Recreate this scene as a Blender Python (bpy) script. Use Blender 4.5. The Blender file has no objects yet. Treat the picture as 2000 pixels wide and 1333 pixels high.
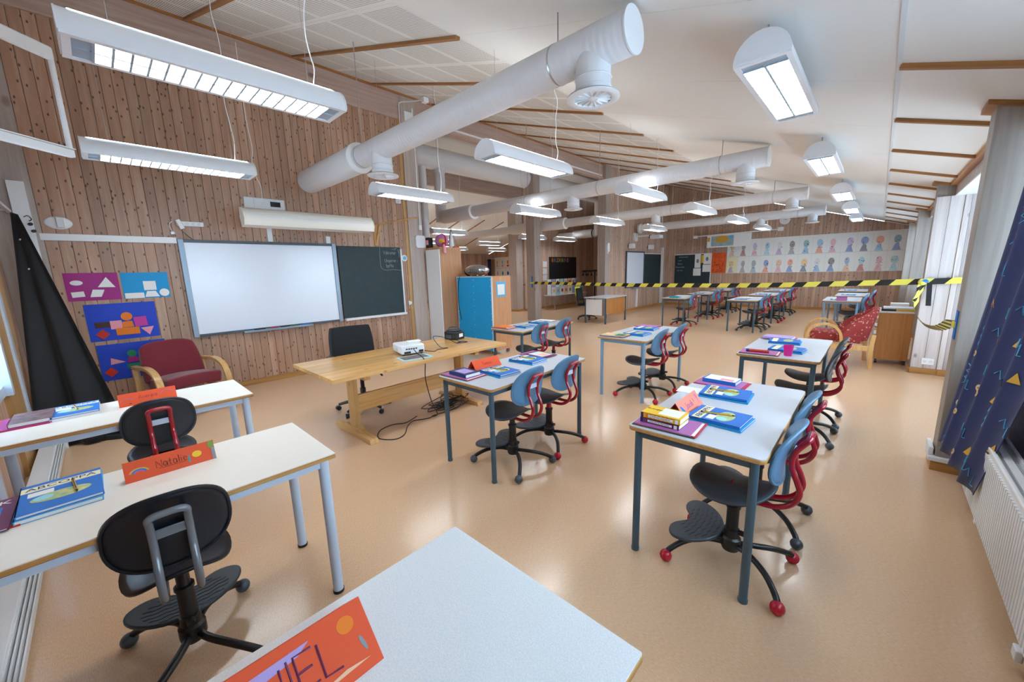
import bpy, bmesh, math, random
from mathutils import Vector, Matrix
random.seed(11)
PI = math.pi
sc = bpy.context.scene
COL = sc.collection

# ------------------------------------------------------------------ camera, world, light, exposure
H = 1.55
YAW, PIT, ROL = 0.757041, 0.179914, -0.0282983
def _rot(y, p, r):
    Ry = Matrix(((math.cos(y), 0, math.sin(y)), (0, 1, 0), (-math.sin(y), 0, math.cos(y))))
    Rx = Matrix(((1, 0, 0), (0, math.cos(p), -math.sin(p)), (0, math.sin(p), math.cos(p))))
    Rz = Matrix(((math.cos(r), -math.sin(r), 0), (math.sin(r), math.cos(r), 0), (0, 0, 1)))
    return Rz @ Rx @ Ry
_M = _rot(YAW, PIT, ROL)
_right = Vector((_M[0][0], _M[0][2], -_M[0][1]))
_down = Vector((_M[1][0], _M[1][2], -_M[1][1]))
_fwd = Vector((_M[2][0], _M[2][2], -_M[2][1]))
cd = bpy.data.cameras.new('camera'); cam = bpy.data.objects.new('camera', cd); COL.objects.link(cam)
R3 = Matrix((_right, -_down, -_fwd)).transposed()
cam.matrix_world = Matrix.Translation((0, 0, H)) @ R3.to_4x4()
cd.sensor_width = 36; cd.lens = 36 * 755.1 / 2000; cd.clip_start = 0.02
sc.camera = cam

w = bpy.data.worlds.new('sky'); sc.world = w; w.use_nodes = True
bg = w.node_tree.nodes['Background']
bg.inputs[0].default_value = (0.68, 0.84, 1.0, 1); bg.inputs[1].default_value = 9.0
LAMP = 19.0                      # radiance of the lit fluorescent panels
vs = sc.view_settings
vs.view_transform = 'Standard'; vs.look = 'None'; vs.gamma = 1; vs.use_curve_mapping = False
vs.exposure = 0.68

# ------------------------------------------------------------------ helpers
def lin(h):
    if isinstance(h, str):
        h = h.lstrip('#'); c = [int(h[i:i + 2], 16) / 255 for i in (0, 2, 4)]
        return tuple(x / 12.92 if x <= .04045 else ((x + .055) / 1.055) ** 2.4 for x in c) + (1,)
    return tuple(h) + ((1,) if len(h) == 3 else ())
class NT:
    def __init__(s, m): s.t = m.node_tree; s.n = s.t.nodes; s.l = s.t.links
    def new(s, typ, **kw):
        n = s.n.new(typ)
        for k, v in kw.items():
            if k == 'inp':
                for a, b in v.items():
                    if hasattr(b, 'node'): s.l.new(b, n.inputs[a])
                    else: n.inputs[a].default_value = b
            else: setattr(n, k, v)
        return n
    def math(s, op, a, b=0.0, c=None):
        i = {0: a, 1: b}
        if c is not None: i[2] = c
        return s.new('ShaderNodeMath', operation=op, inp=i).outputs[0]
    def ramp(s, fac, stops):
        r = s.new('ShaderNodeValToRGB', inp={0: fac}); e = r.color_ramp.elements
        while len(e) < len(stops): e.new(.5)
        for i, (p, c) in enumerate(stops): e[i].position = p; e[i].color = lin(c)
        return r.outputs[0]
    def mix(s, fac, a, b, mode='MIX'):
        m = s.new('ShaderNodeMix', data_type='RGBA', blend_type=mode)
        for k, v in ((0, fac), (6, a), (7, b)):
            if hasattr(v, 'node'): s.l.new(v, m.inputs[k])
            else: m.inputs[k].default_value = v if k == 0 else lin(v)
        return m.outputs[2]
MATS = {}
def mat(name, col, rough=.5, metal=0, spec=.5, emit=None, es=0, coat=0, noise=None, bump=0, bscale=200, sheen=0, trans=0):
    if name in MATS: return MATS[name]
    m = bpy.data.materials.new(name); m.use_nodes = True; t = NT(m); b = t.n['Principled BSDF']
    b.inputs['Base Color'].default_value = lin(col); b.inputs['Roughness'].default_value = rough
    b.inputs['Metallic'].default_value = metal; b.inputs['Specular IOR Level'].default_value = spec
    if coat: b.inputs['Coat Weight'].default_value = coat; b.inputs['Coat Roughness'].default_value = .08
    if sheen: b.inputs['Sheen Weight'].default_value = sheen
    if trans: b.inputs['Transmission Weight'].default_value = trans
    if emit: b.inputs['Emission Color'].default_value = lin(emit); b.inputs['Emission Strength'].default_value = es
    if noise:
        tc = t.new('ShaderNodeTexCoord'); n = t.new('ShaderNodeTexNoise', inp={'Vector': tc.outputs['Object'], 'Scale': noise[0], 'Detail': 4})
        t.l.new(t.ramp(n.outputs[0], ((.3, noise[1]), (.7, col))), b.inputs['Base Color'])
    if bump:
        tc = t.new('ShaderNodeTexCoord'); n = t.new('ShaderNodeTexNoise', inp={'Vector': tc.outputs['Object'], 'Scale': bscale, 'Detail': 3})
        bp = t.new('ShaderNodeBump', inp={'Strength': bump, 'Distance': .002, 'Height': n.outputs[0]}); t.l.new(bp.outputs[0], b.inputs['Normal'])
    MATS[name] = m; return m

def wood(name, c_dark, c_mid, c_light, axis=2, knots=True, rough=.5, scale=1.0, planks=None, knotcol='#4a2c1c', knotscale=1.0, coat=0, nax=None, grain=22, kd=.30):
    """procedural timber; grain runs along `axis` (object space); planks=(axis,width) paints tongue-and-groove joints on far walls"""
    m = bpy.data.materials.new(name); m.use_nodes = True; t = NT(m); b = t.n['Principled BSDF']
    tc = t.new('ShaderNodeTexCoord'); oi = t.new('ShaderNodeObjectInfo')
    rnd = oi.outputs['Random']
    off = t.new('ShaderNodeCombineXYZ', inp={0: t.math('MULTIPLY', rnd, 37.0), 1: t.math('MULTIPLY', rnd, 91.0), 2: t.math('MULTIPLY', rnd, 53.0)})
    vec = t.new('ShaderNodeVectorMath', operation='ADD', inp={0: tc.outputs['Object'], 1: off.outputs[0]}).outputs[0]
    groove = None; tone = rnd
    if planks:
        sep = t.new('ShaderNodeSeparateXYZ', inp={0: tc.outputs['Object']})
        q = t.math('DIVIDE', sep.outputs[planks[0]], planks[1])
        fl = t.math('FLOOR', q); fr = t.math('FRACT', q)
        wn = t.new('ShaderNodeTexWhiteNoise', noise_dimensions='1D', inp={'W': fl}); tone = wn.outputs[0]
        edge = t.math('MINIMUM', fr, t.math('SUBTRACT', 1.0, fr))
        groove = t.math('LESS_THAN', edge, .045)
        zoff = t.new('ShaderNodeCombineXYZ', inp={0: t.math('MULTIPLY', tone, 9.0), 1: t.math('MULTIPLY', tone, 7.0), 2: t.math('MULTIPLY', tone, 17.0)})
        vec = t.new('ShaderNodeVectorMath', operation='ADD', inp={0: vec, 1: zoff.outputs[0]}).outputs[0]
    s = [grain * scale] * 3; s[axis] = 1.0 * scale
    mp = t.new('ShaderNodeMapping', inp={'Vector': vec, 'Scale': s})
    n = t.new('ShaderNodeTexNoise', inp={'Vector': mp.outputs[0], 'Scale': 1.0, 'Detail': 6, 'Roughness': .62, 'Distortion': .4})
    col = t.ramp(n.outputs[0], ((.28, c_dark), (.5, c_mid), (.72, c_light)))
    tn = t.math('MULTIPLY_ADD', tone, .30, .83)
    tv = t.new('ShaderNodeCombineColor', inp={0: tn, 1: tn, 2: tn})
    col = t.mix(1.0, col, tv.outputs[0], 'MULTIPLY')
    if knots:
        s2 = [7.5 * knotscale] * 3; s2[axis] = 4.2 * knotscale
        if nax is not None: s2[nax] = .02
        mp2 = t.new('ShaderNodeMapping', inp={'Vector': vec, 'Scale': s2})
        if nax is None: vo = t.new('ShaderNodeTexVoronoi', inp={'Vector': mp2.outputs[0], 'Scale': 1.0, 'Randomness': 1.0})
        else:
            sp = t.new('ShaderNodeSeparateXYZ', inp={0: mp2.outputs[0]}); o_ = [i for i in range(3) if i != nax]
            cb = t.new('ShaderNodeCombineXYZ', inp={0: sp.outputs[o_[0]], 1: sp.outputs[o_[1]]})
            vo = t.new('ShaderNodeTexVoronoi', voronoi_dimensions='2D', inp={'Vector': cb.outputs[0], 'Scale': 1.0, 'Randomness': 1.0})
        k = t.ramp(vo.outputs['Distance'], ((.055, '#ffffff'), (.115, '#000000')))
        sepc = t.new('ShaderNodeSeparateColor', inp={0: vo.outputs['Color']})
        pick = t.math('GREATER_THAN', sepc.outputs[0], kd)
        col = t.mix(t.math('MULTIPLY', t.math('MULTIPLY', k, pick), .85), col, knotcol)
    if groove is not None: col = t.mix(t.math('MULTIPLY', groove, .55), col, '#5a4234')
    t.l.new(col, b.inputs['Base Color']); b.inputs['Roughness'].default_value = rough
    if coat: b.inputs['Coat Weight'].default_value = coat; b.inputs['Coat Roughness'].default_value = .15
    h = n.outputs[0] if groove is None else t.math('SUBTRACT', t.math('MULTIPLY', n.outputs[0], .15), groove)
    bp = t.new('ShaderNodeBump', inp={'Strength': .25, 'Distance': .004, 'Height': h}); t.l.new(bp.outputs[0], b.inputs['Normal'])
    MATS[name] = m; return m

class MB:
    def __init__(s): s.v = []; s.f = []; s.uv = None
    def add(s, v, f):
        o = len(s.v); s.v += [tuple(p) for p in v]; s.f += [tuple(i + o for i in q) for q in f]; return s
    def box(s, x0, x1, y0, y1, z0, z1):
        return s.add([(x0, y0, z0), (x1, y0, z0), (x1, y1, z0), (x0, y1, z0), (x0, y0, z1), (x1, y0, z1), (x1, y1, z1), (x0, y1, z1)],
                     [(0, 3, 2, 1), (4, 5, 6, 7), (0, 1, 5, 4), (1, 2, 6, 5), (2, 3, 7, 6), (3, 0, 4, 7)])
    def hexa(s, v): return s.add(v, [(0, 3, 2, 1), (4, 5, 6, 7), (0, 1, 5, 4), (1, 2, 6, 5), (2, 3, 7, 6), (3, 0, 4, 7)])
    def xf(s, M):
        s.v = [tuple(M @ Vector(p)) for p in s.v]; return s
    def tube(s, pts, r, n=8, closed=False):
        P = [Vector(p) for p in pts]; N = len(P); rs = r if isinstance(r, (list, tuple)) else [r] * N
        prev = None; rings = []
        for i, p in enumerate(P):
            a = P[(i - 1) % N] if (i > 0 or closed) else p; b = P[(i + 1) % N] if (i < N - 1 or closed) else p
            d = (b - a)
            d = d.normalized() if d.length > 1e-9 else Vector((0, 0, 1))
            if prev is None: u = d.orthogonal().normalized()
            else:
                u = prev - d * prev.dot(d); u = u.normalized() if u.length > 1e-6 else d.orthogonal().normalized()
            prev = u; q = d.cross(u)
            rings.append([p + (u * math.cos(2 * PI * k / n) + q * math.sin(2 * PI * k / n)) * rs[i] for k in range(n)])
        v = [x for R in rings for x in R]; f = []
        for i in range(N if closed else N - 1):
            j = (i + 1) % N
            for k in range(n): f.append((i * n + k, i * n + (k + 1) % n, j * n + (k + 1) % n, j * n + k))
        if not closed: f += [tuple(range(n))[::-1], tuple((N - 1) * n + k for k in range(n))]
        return s.add(v, f)
    def lathe(s, prof, n=20, c=(0, 0, 0), axis='z', a0=0, a1=2 * PI):
        full = abs(a1 - a0 - 2 * PI) < 1e-6; m = n if full else n + 1; v = []
        for (r, z) in prof:
            for k in range(m):
                a = a0 + (a1 - a0) * k / n; x, y = r * math.cos(a), r * math.sin(a)
                p = {'z': (x, y, z), 'x': (z, x, y), 'y': (x, z, y)}[axis]
                v.append((p[0] + c[0], p[1] + c[1], p[2] + c[2]))
        f = []
        for i in range(len(prof) - 1):
            for k in range(n):
                k2 = (k + 1) % m
                f.append((i * m + k, i * m + k2, (i + 1) * m + k2, (i + 1) * m + k))
        if full:
            if prof[0][0] > 1e-6: f.append(tuple(range(m))[::-1])
            if prof[-1][0] > 1e-6: f.append(tuple((len(prof) - 1) * m + k for k in range(m)))
        return s.add(v, f)
    def ball(s, c, r, n=12, sx=1, sy=1, sz=1):
        pr = [(r * math.sin(PI * i / (n // 2)), -r * math.cos(PI * i / (n // 2))) for i in range(n // 2 + 1)]
        m = MB().lathe([(max(a, 0.0), b) for a, b in pr], n)
        return s.add([(c[0] + x * sx, c[1] + y * sy, c[2] + z * sz) for x, y, z in m.v], m.f)
    def prism(s, poly, z0, z1, plane='xy'):
        n = len(poly); g = {'xy': lambda a, b, c: (a, b, c), 'xz': lambda a, b, c: (a, c, b), 'yz': lambda a, b, c: (c, a, b)}[plane]
        v = [g(a, b, z0) for a, b in poly] + [g(a, b, z1) for a, b in poly]
        return s.add(v, [tuple(range(n))[::-1], tuple(range(n, 2 * n))] + [(i, (i + 1) % n, n + (i + 1) % n, n + i) for i in range(n)])
    def grid(s, fn, nu, nv):
        v = [fn(i / nu, j / nv) for j in range(nv + 1) for i in range(nu + 1)]
        return s.add(v, [(j * (nu + 1) + i, j * (nu + 1) + i + 1, (j + 1) * (nu + 1) + i + 1, (j + 1) * (nu + 1) + i) for j in range(nv) for i in range(nu)])
    def mesh(s, name, smooth=False, fix=True):
        me = bpy.data.meshes.new(name); me.from_pydata(s.v, [], s.f)
        if fix:
            bm = bmesh.new(); bm.from_mesh(me); bmesh.ops.remove_doubles(bm, verts=bm.verts, dist=1e-6)
            bmesh.ops.recalc_face_normals(bm, faces=bm.faces); bm.to_mesh(me); bm.free()
        if smooth:
            me.polygons.foreach_set('use_smooth', [True] * len(me.polygons))
            me.set_sharp_from_angle(angle=math.radians(38))
        me.update(); return me
    def build(s, name, m, parent=None, loc=(0, 0, 0), rot=(0, 0, 0), smooth=False, bevel=0, solid=0, seg=2, fix=True):
        return put(name, s.mesh(name, smooth or bevel > 0, fix), m, parent, loc, rot, bevel, solid, seg)
def put(name, me, m, parent=None, loc=(0, 0, 0), rot=(0, 0, 0), bevel=0, solid=0, seg=2):
    o = bpy.data.objects.new(name, me); COL.objects.link(o)
    if m is not None and len(me.materials) == 0: me.materials.append(MATS[m] if isinstance(m, str) else m)
    o.parent = parent; o.location = loc; o.rotation_euler = rot
    if solid:
        md = o.modifiers.new('thickness', 'SOLIDIFY'); md.thickness = solid; md.offset = 0
    if bevel:
        md = o.modifiers.new('edges', 'BEVEL'); md.width = bevel; md.segments = seg; md.limit_method = 'ANGLE'; md.angle_limit = math.radians(40)
    return o
def tag(o, label, cat, group=None):
    o['label'] = label; o['category'] = cat
    if group: o['group'] = group
    return o
def thing(name, label, cat, loc=(0, 0, 0), rz=0, group=None):
    o = bpy.data.objects.new(name, None); COL.objects.link(o); o.location = loc; o.rotation_euler = (0, 0, rz)
    o.empty_display_size = .05
    return tag(o, label, cat, group)
def struct(o, kind='structure', label=None):
    o['kind'] = kind
    if label: o['label'] = label
    return o
def dup(root, label, loc=None, rz=None, group=None, mats=None, skip=()):
    def cp(o, par):
        c = o.copy(); COL.objects.link(c); c.parent = par
        if mats and o.type == 'MESH' and o.data.materials and o.data.materials[0].name in mats:
            c.material_slots[0].link = 'OBJECT'; c.material_slots[0].material = MATS[mats[o.data.materials[0].name]]
        for ch in o.children:
            if ch.name.split('.')[0] not in skip: cp(ch, c)
        return c
    r = cp(root, None)
    if loc is not None: r.location = loc
    if rz is not None: r.rotation_euler = (0, 0, rz)
    r['label'] = label
    if group: r['group'] = group
    return r
def text(name, s, size, m, parent, loc, rot=(0, 0, 0), ext=.0004, shear=0, align='CENTER', space=1.0):
    c = bpy.data.curves.new(name, 'FONT'); c.body = s; c.size = size; c.extrude = ext; c.align_x = align; c.align_y = 'CENTER'; c.shear = shear
    c.space_character = space; c.resolution_u = 3
    o = bpy.data.objects.new(name, c); me = bpy.data.meshes.new_from_object(o); bpy.data.objects.remove(o)
    me.materials.clear(); return put(name, me, m, parent, loc, rot)
def smooth_path(P, n=6):
    P = [Vector(p) for p in P]; out = []
    for i in range(len(P) - 1):
        p0 = P[max(i - 1, 0)]; p1 = P[i]; p2 = P[i + 1]; p3 = P[min(i + 2, len(P) - 1)]
        for k in range(n):
            t = k / n
            out.append(.5 * ((2 * p1) + (p2 - p0) * t + (2 * p0 - 5 * p1 + 4 * p2 - p3) * t * t + (3 * p1 - p0 - 3 * p2 + p3) * t ** 3))
    out.append(P[-1]); return out
def rrect(x0, x1, y0, y1, r, n=5):
    out = []
    for cx, cy, a in ((x1 - r, y1 - r, 0), (x0 + r, y1 - r, PI / 2), (x0 + r, y0 + r, PI), (x1 - r, y0 + r, 1.5 * PI)):
        for k in range(n + 1): out.append((cx + r * math.cos(a + PI / 2 * k / n), cy + r * math.sin(a + PI / 2 * k / n)))
    return out
def ell(cx, cy, rx, ry, n=20, a=0):
    return [(cx + rx * math.cos(2 * PI * k / n) * math.cos(a) - ry * math.sin(2 * PI * k / n) * math.sin(a),
             cy + rx * math.cos(2 * PI * k / n) * math.sin(a) + ry * math.sin(2 * PI * k / n) * math.cos(a)) for k in range(n)]
SL = .3135
def cz(x): return 2.52 + SL * (.45 - x)           # underside of the sloping ceiling

# ------------------------------------------------------------------ materials
wood('pine_panel', '#a37c64', '#b28c73', '#c2a28b', axis=2, knotcol='#361e14', nax=0, grain=13, knotscale=1.45, kd=.12, rough=.42)
wood('pine_far', '#b8937c', '#c6a38c', '#d2b5a1', axis=2, planks=(0, .098), knotcol='#553626', nax=1, grain=13, kd=.45)
wood('pine_far_y', '#b6937d', '#c8a893', '#d6bcaa', axis=2, planks=(1, .098), knotcol='#5a3c2c', nax=0, grain=13, kd=.45)
wood('whitewash_beam', '#a3897a', '#b0978a', '#bca79a', axis=1, knotscale=.35, knotcol='#7a5c4c')
wood('whitewash_post', '#a39389', '#b3a49b', '#bfb3ab', axis=2, knotscale=.4, knotcol='#8c7466')
wood('shaded_grey_post', '#92867d', '#a0958c', '#aba097', axis=2, knotscale=.4, knotcol='#7a6a60')  # weathered whitewash, darkened so the window-wall posts carry their shade in the colour
wood('whitewash_board', '#b4a8a4', '#c8beba', '#d4ccc8', axis=2, knotscale=.6, knotcol='#7d6e66')
wood('batten_wood', '#8a5a2c', '#a06c38', '#b07c46', axis=0, knots=False, rough=.45)
wood('batten_wood_y', '#94622f', '#aa753f', '#bd8a52', axis=1, knots=False, rough=.45)
wood('base_wood', '#a06f38', '#ba8748', '#cc9c5e', axis=1, knotscale=.8, knotcol='#7a4c22', rough=.4)
wood('base_wood_x', '#a06f38', '#ba8748', '#cc9c5e', axis=0, knotscale=.8, knotcol='#7a4c22', rough=.4)
wood('casing_pine', '#b0844c', '#c99d62', '#d8b27a', axis=2, knotscale=.8, knotcol='#5a3418', rough=.4)
wood('table_pine', '#c28d4c', '#d9a865', '#e7bd80', axis=1, knotscale=.9, knotcol='#6b3a16', rough=.32, coat=.25)
wood('table_pine_z', '#c08c4c', '#d9aa6a', '#e6bd80', axis=2, knotscale=.9, knotcol='#6b3a16', rough=.38)
wood('table_pine_x', '#c08c4c', '#d9aa6a', '#e6bd80', axis=0, knotscale=.9, knotcol='#6b3a16', rough=.38)
wood('beech', '#c49256', '#d8a96a', '#e4ba80', axis=2, knots=False, scale=1.5, rough=.3)
wood('beech_veneer', '#b4753c', '#c58648', '#cf9456', axis=2, knots=False, scale=1.3, rough=.4)
wood('cabinet_veneer', '#c0885c', '#cb9468', '#d5a278', axis=2, knots=False, scale=1.2, rough=.45)
wood('desk_edge', '#a8763c', '#bb8a4e', '#c89a5e', axis=1, knots=False, scale=2, rough=.45)

def floor_mat():
    m = bpy.data.materials.new('linoleum'); m.use_nodes = True; t = NT(m); b = t.n['Principled BSDF']
    tc = t.new('ShaderNodeTexCoord')
    mp = t.new('ShaderNodeMapping', inp={'Vector': tc.outputs['Object'], 'Rotation': (0, 0, .12), 'Scale': (60, 260, 1)})
    n1 = t.new('ShaderNodeTexNoise', inp={'Vector': mp.outputs[0], 'Scale': 1.0, 'Detail': 5, 'Roughness': .7})
    c = t.ramp(n1.outputs[0], ((.25, '#cfa47f'), (.5, '#deb996'), (.74, '#ebcdae')))
    n2 = t.new('ShaderNodeTexNoise', inp={'Vector': tc.outputs['Object'], 'Scale': .9, 'Detail': 3})
    c = t.mix(t.math('MULTIPLY', n2.outputs[0], .22), c, '#cfa275')
    t.l.new(c, b.inputs['Base Color'])
    b.inputs['Roughness'].default_value = .20
    n3 = t.new('ShaderNodeTexNoise', inp={'Vector': tc.outputs['Object'], 'Scale': 45, 'Detail': 2})
    bp = t.new('ShaderNodeBump', inp={'Strength': .06, 'Distance': .002, 'Height': n3.outputs[0]}); t.l.new(bp.outputs[0], b.inputs['Normal'])
    b.inputs['Specular IOR Level'].default_value = .55
    MATS['linoleum'] = m
floor_mat()
def perf_mat():
    m = bpy.data.materials.new('perforated_panel'); m.use_nodes = True; t = NT(m); b = t.n['Principled BSDF']
    tc = t.new('ShaderNodeTexCoord'); s = t.new('ShaderNodeSeparateXYZ', inp={0: tc.outputs['Object']})
    def cell(o): return t.math('SUBTRACT', t.math('FRACT', t.math('DIVIDE', o, .0195)), .5)
    a = cell(s.outputs[0]); c = cell(s.outputs[1])
    d = t.math('SQRT', t.math('ADD', t.math('MULTIPLY', a, a), t.math('MULTIPLY', c, c)))
    hole = t.math('LESS_THAN', d, .27)
    def inside(o, lo, hi): return t.math('MULTIPLY', t.math('GREATER_THAN', o, lo), t.math('LESS_THAN', o, hi))
    msk = t.math('MULTIPLY', inside(s.outputs[0], .039, .605), inside(s.outputs[1], .039, .566))
    col = t.mix(t.math('MULTIPLY', hole, msk), '#e8e6e2', '#6e6a66')
    t.l.new(col, b.inputs['Base Color']); b.inputs['Roughness'].default_value = .8
    MATS['perforated_panel'] = m
perf_mat()
mat('ceiling_white', '#eae8e4', .75); mat('ceiling_gap', '#8f8b86', .9); mat('white_paint', '#e9e9ea', .45); mat('white_gloss', '#eceef0', .3)
mat('white_metal', '#e6e9ec', .32, spec=.5); mat('steel', '#b9bcc0', .3, metal=.9); mat('duct_white', '#e2e2e4', .4)
mat('lamp_white', '#e8eaee', .35); mat('cream_lamp', '#ebe6da', .4)
mat('tube_light', '#ffffff', .5, emit=(.90, .96, 1.0), es=LAMP); mat('slot_light', '#cfe4f2', .4, emit=(.80, .92, 1.0), es=.42)
mat('louvre', '#a9b9c6', .3, metal=.2); mat('added_up_light', '#ffffff', .5, emit=(.92, .97, 1.0), es=7.5)
mat('black_plastic', '#15171a', .42); mat('black_rubber', '#1b1b1d', .6); mat('black_cable', '#121214', .5)
mat('charcoal_shell', '#28333c', .42); mat('blue_shell', '#5785a8', .38); mat('black_shell', '#0f1b26', .36); mat('grey_seat', '#3d464f', .4)
mat('red_tube', '#a8122a', .18, coat=.5); mat('grey_tube', '#70777d', .25, coat=.4); mat('red_ball', '#c21d36', .25); mat('grey_ball', '#465058', .35)
mat('slate_metal', '#425c6b', .35); mat('lightblue_metal', '#7ea4c4', .35); mat('pale_metal', '#c5d4e6', .35)
mat('grey_laminate', '#c6cbd4', .36); mat('cream_laminate', '#f3eee4', .4)
mat('speckle_laminate', '#f1f4f6', .42, noise=(300, '#dbe2e7'))
mat('whiteboard', '#e4ebf6', .22); mat('board_frame', '#8a9cac', .35, metal=.2); mat('board_dark', '#46505a', .4)
mat('chalkboard', '#22343a', .62, noise=(14, '#283b40')); mat('chalk', '#aebcbc', .9)
mat('maroon', '#6f1424', .85, sheen=.3, bump=.6, bscale=260); mat('red_print', '#a8403f', .85, sheen=.2)
mat('black_cloth', '#0b0f16', .75, sheen=.1); mat('navy_cloth', '#14275e', .6, sheen=.2)
mat('paper', '#f1f1ee', .75); mat('paper_grey', '#dcdfe2', .75); mat('orange_card', '#e8582c', .7); mat('salmon_card', '#ef8a74', .7)
mat('glass', '#dfeaf0', .03, trans=1.0)
for n_, c_ in dict(magenta='#a3237f', cyan='#0d9ad8', royal='#1a44c4', orange='#f07f0f', pink='#f0a0ae', hotpink='#cf3fa0', brown='#4a2c1e', red='#cc2f1f', green='#1d8a58',
                   yellow='#f2c11d', purple='#b46aa8', blue='#1a72cc', skyblue='#5fb4e0', cream='#f2ecc4', navy='#1b2f6a', leaf='#7a9a3a', crimson='#c02244', lilac='#b8a0d8',
                   teal='#1f9aa0', black='#17181a', fuchsia='#e0219a', gold='#d8a93a', peach='#f2c09a', grey='#8a9096', plum='#6a2a5a', aqua='#9adbe6', darkgreen='#2a6a4a').items():
    mat('p_' + n_, c_, .6)
mat('oval_print', '#8fb98a', .6, noise=(38, '#e8d48a')); mat('map_print', '#62b6dc', .6, noise=(6, '#c8b896')); mat('blue_sheet', '#12a0dc', .7)
mat('brown_cover', '#4a3438', .5, noise=(30, '#8a6a6a'))

# ------------------------------------------------------------------ the setting
YF = 16.2
struct(MB().box(-17.2, 1.2, -.8, 16.4, -.1, 0).build('floor', 'linoleum'), label='glossy tan linoleum floor')
# --- left wall, every tongue-and-groove board its own piece
wl = struct(MB().box(-6.78, -6.612, -.62, 4.22, 0, 4.74).build('wall_left', 'pine_panel'), label='knotty pine board wall behind the whiteboard')
PW = .0976
pm = MB().prism([(-PW / 2 + .0008, 0), (-PW / 2 + .0032, .0115), (PW / 2 - .0032, .0115), (PW / 2 - .0008, 0)], 0, 4.29, 'xy')
pm.v = [(b, a, z) for a, b, z in pm.v]; pm = pm.mesh('plank')
pm.materials.append(MATS['pine_panel'])
for k in range(46): put('plank', pm, None, wl, (-6.612, -.30 + PW * (k + .5), 0))
struct(MB().box(-6.72, -6.57, -.62, 11.9, 4.28, 4.74).build('trim_1', 'whitewash_beam', bevel=.004), label='whitewashed glulam beam above the pine board wall')
struct(MB().box(-6.575, -6.53, -.62, 11.9, 4.685, 4.725).build('trim_2', 'batten_wood_y'))
struct(MB().box(-6.72, -6.585, -.62, -.302, 0, 4.28).build('trim_3', 'whitewash_post', bevel=.003))
struct(MB().box(-6.75, -6.56, 4.20, 4.50, 0, 4.74).build('trim_4', 'whitewash_post', bevel=.004), label='whitewashed post at the end of the pine wall')
struct(MB().box(-6.612, -6.588, 4.13, 4.2, 0, 4.28).build('trim_5', 'casing_pine'))
struct(MB().box(-6.60, -6.582, -.30, 4.2, 0, .075).build('baseboard_left', 'base_wood', bevel=.003))
# --- far wall, side wall of the far room, corridor walls
def gable(pts, y0, y1): return MB().prism(pts, y0, y1, 'xz')
struct(gable([(-6.5, 0), (1.2, 0), (1.2, cz(1.2)), (-6.5, cz(-6.5))], YF, YF + .15).build('wall_back', 'pine_far'), label='far pine board wall under the drawings')
struct(MB().box(-6.5, .9, YF - .02, YF, 0, .08).build('baseboard_back', 'base_wood_x'))
struct(MB().box(-6.72, -6.5, 11.6, YF, 0, 4.72).build('wall_inner', 'pine_far_y'), label='pine wall carrying the far whiteboard')
struct(MB().box(-6.5, -6.482, 11.6, YF, 0, .08).build('baseboard_inner', 'base_wood'))
struct(MB().box(-6.74, -6.46, 11.28, 11.6, 0, 4.74).build('trim_6', 'whitewash_post', bevel=.004), label='whitewashed post before the far whiteboard')
struct(MB().box(-10.1, -9.9, 11.3, YF, 0, 4.72).build('wall_corridor', 'pine_far_y'), label='pine wall behind the black notice board')
struct(MB().box(-9.9, -9.882, 11.3, YF, 0, .08).build('baseboard_corridor', 'base_wood'))
struct(MB().box(-9.9, -6.72, YF, YF + .15, 0, 4.72).build('wall_corridor', 'pine_far'))
struct(gable([(-17, 0), (-10.1, 0), (-10.1, 4.72), (-17, 2.55)], YF, YF + .15).build('wall_back', 'pine_far'), label='far wall of the second classroom')
struct(MB().box(-17.15, -17, 0, YF, 0, 2.7).build('wall_outer', 'pine_far_y'))
struct(MB().box(-17, -6.78, 2.2, 2.35, 0, 4.8).build('wall_partition', 'pine_far'))
struct(MB().hexa([(-17, 2.2, 2.56), (-10, 2.2, 4.73), (-10, YF, 4.73), (-17, YF, 2.56), (-17, 2.2, 2.66), (-10, 2.2, 4.83), (-10, YF, 4.83), (-17, YF, 2.66)]).build('ceiling', 'ceiling_white'), label='sloping ceiling of the second classroom')
struct(MB().box(-10, -6.6, 2.2, YF, 4.75, 4.85).build('ceiling', 'ceiling_white'), label='flat ceiling over the corridor')
struct(MB().box(-10.12, -9.95, 2.2, YF, 4.12, 4.70).build('trim_7', 'whitewash_beam', bevel=.004), label='whitewashed beam on the far side of the corridor')
struct(MB().box(-9.96, -9.92, 2.2, YF, 4.69, 4.73).build('trim_8', 'batten_wood_y'))
struct(MB().box(-7.98, -7.66, 9.2, 9.5, 0, 4.76).build('trim_9', 'whitewash_post', bevel=.006), label='whitewashed column tied with the hazard tape')
struct(MB().box(-10.35, -9.95, 10.9, 11.25, 0, 4.2).build('trim_10', 'whitewash_post', bevel=.006), label='whitewashed column farther back in the corridor')
struct(MB().box(-10.37, -9.93, 10.88, 11.27, 0, .08).build('baseboard_column', 'base_wood_x'))
ang = math.atan(-.31)
for k in range(8):
    y = 5.0 + 1.2 * k; x0, x1 = -16.4, -13.0; f = lambda x: 4.73 + (x + 10) * .31
    struct(MB().hexa([(x0, y, f(x0) - .03), (x1, y, f(x1) - .03), (x1, y + .04, f(x1) - .03), (x0, y + .04, f(x0) - .03), (x0, y, f(x0)), (x1, y, f(x1)), (x1, y + .04, f(x1)), (x0, y + .04, f(x0))]).build('trim_11', 'batten_wood'))
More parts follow.
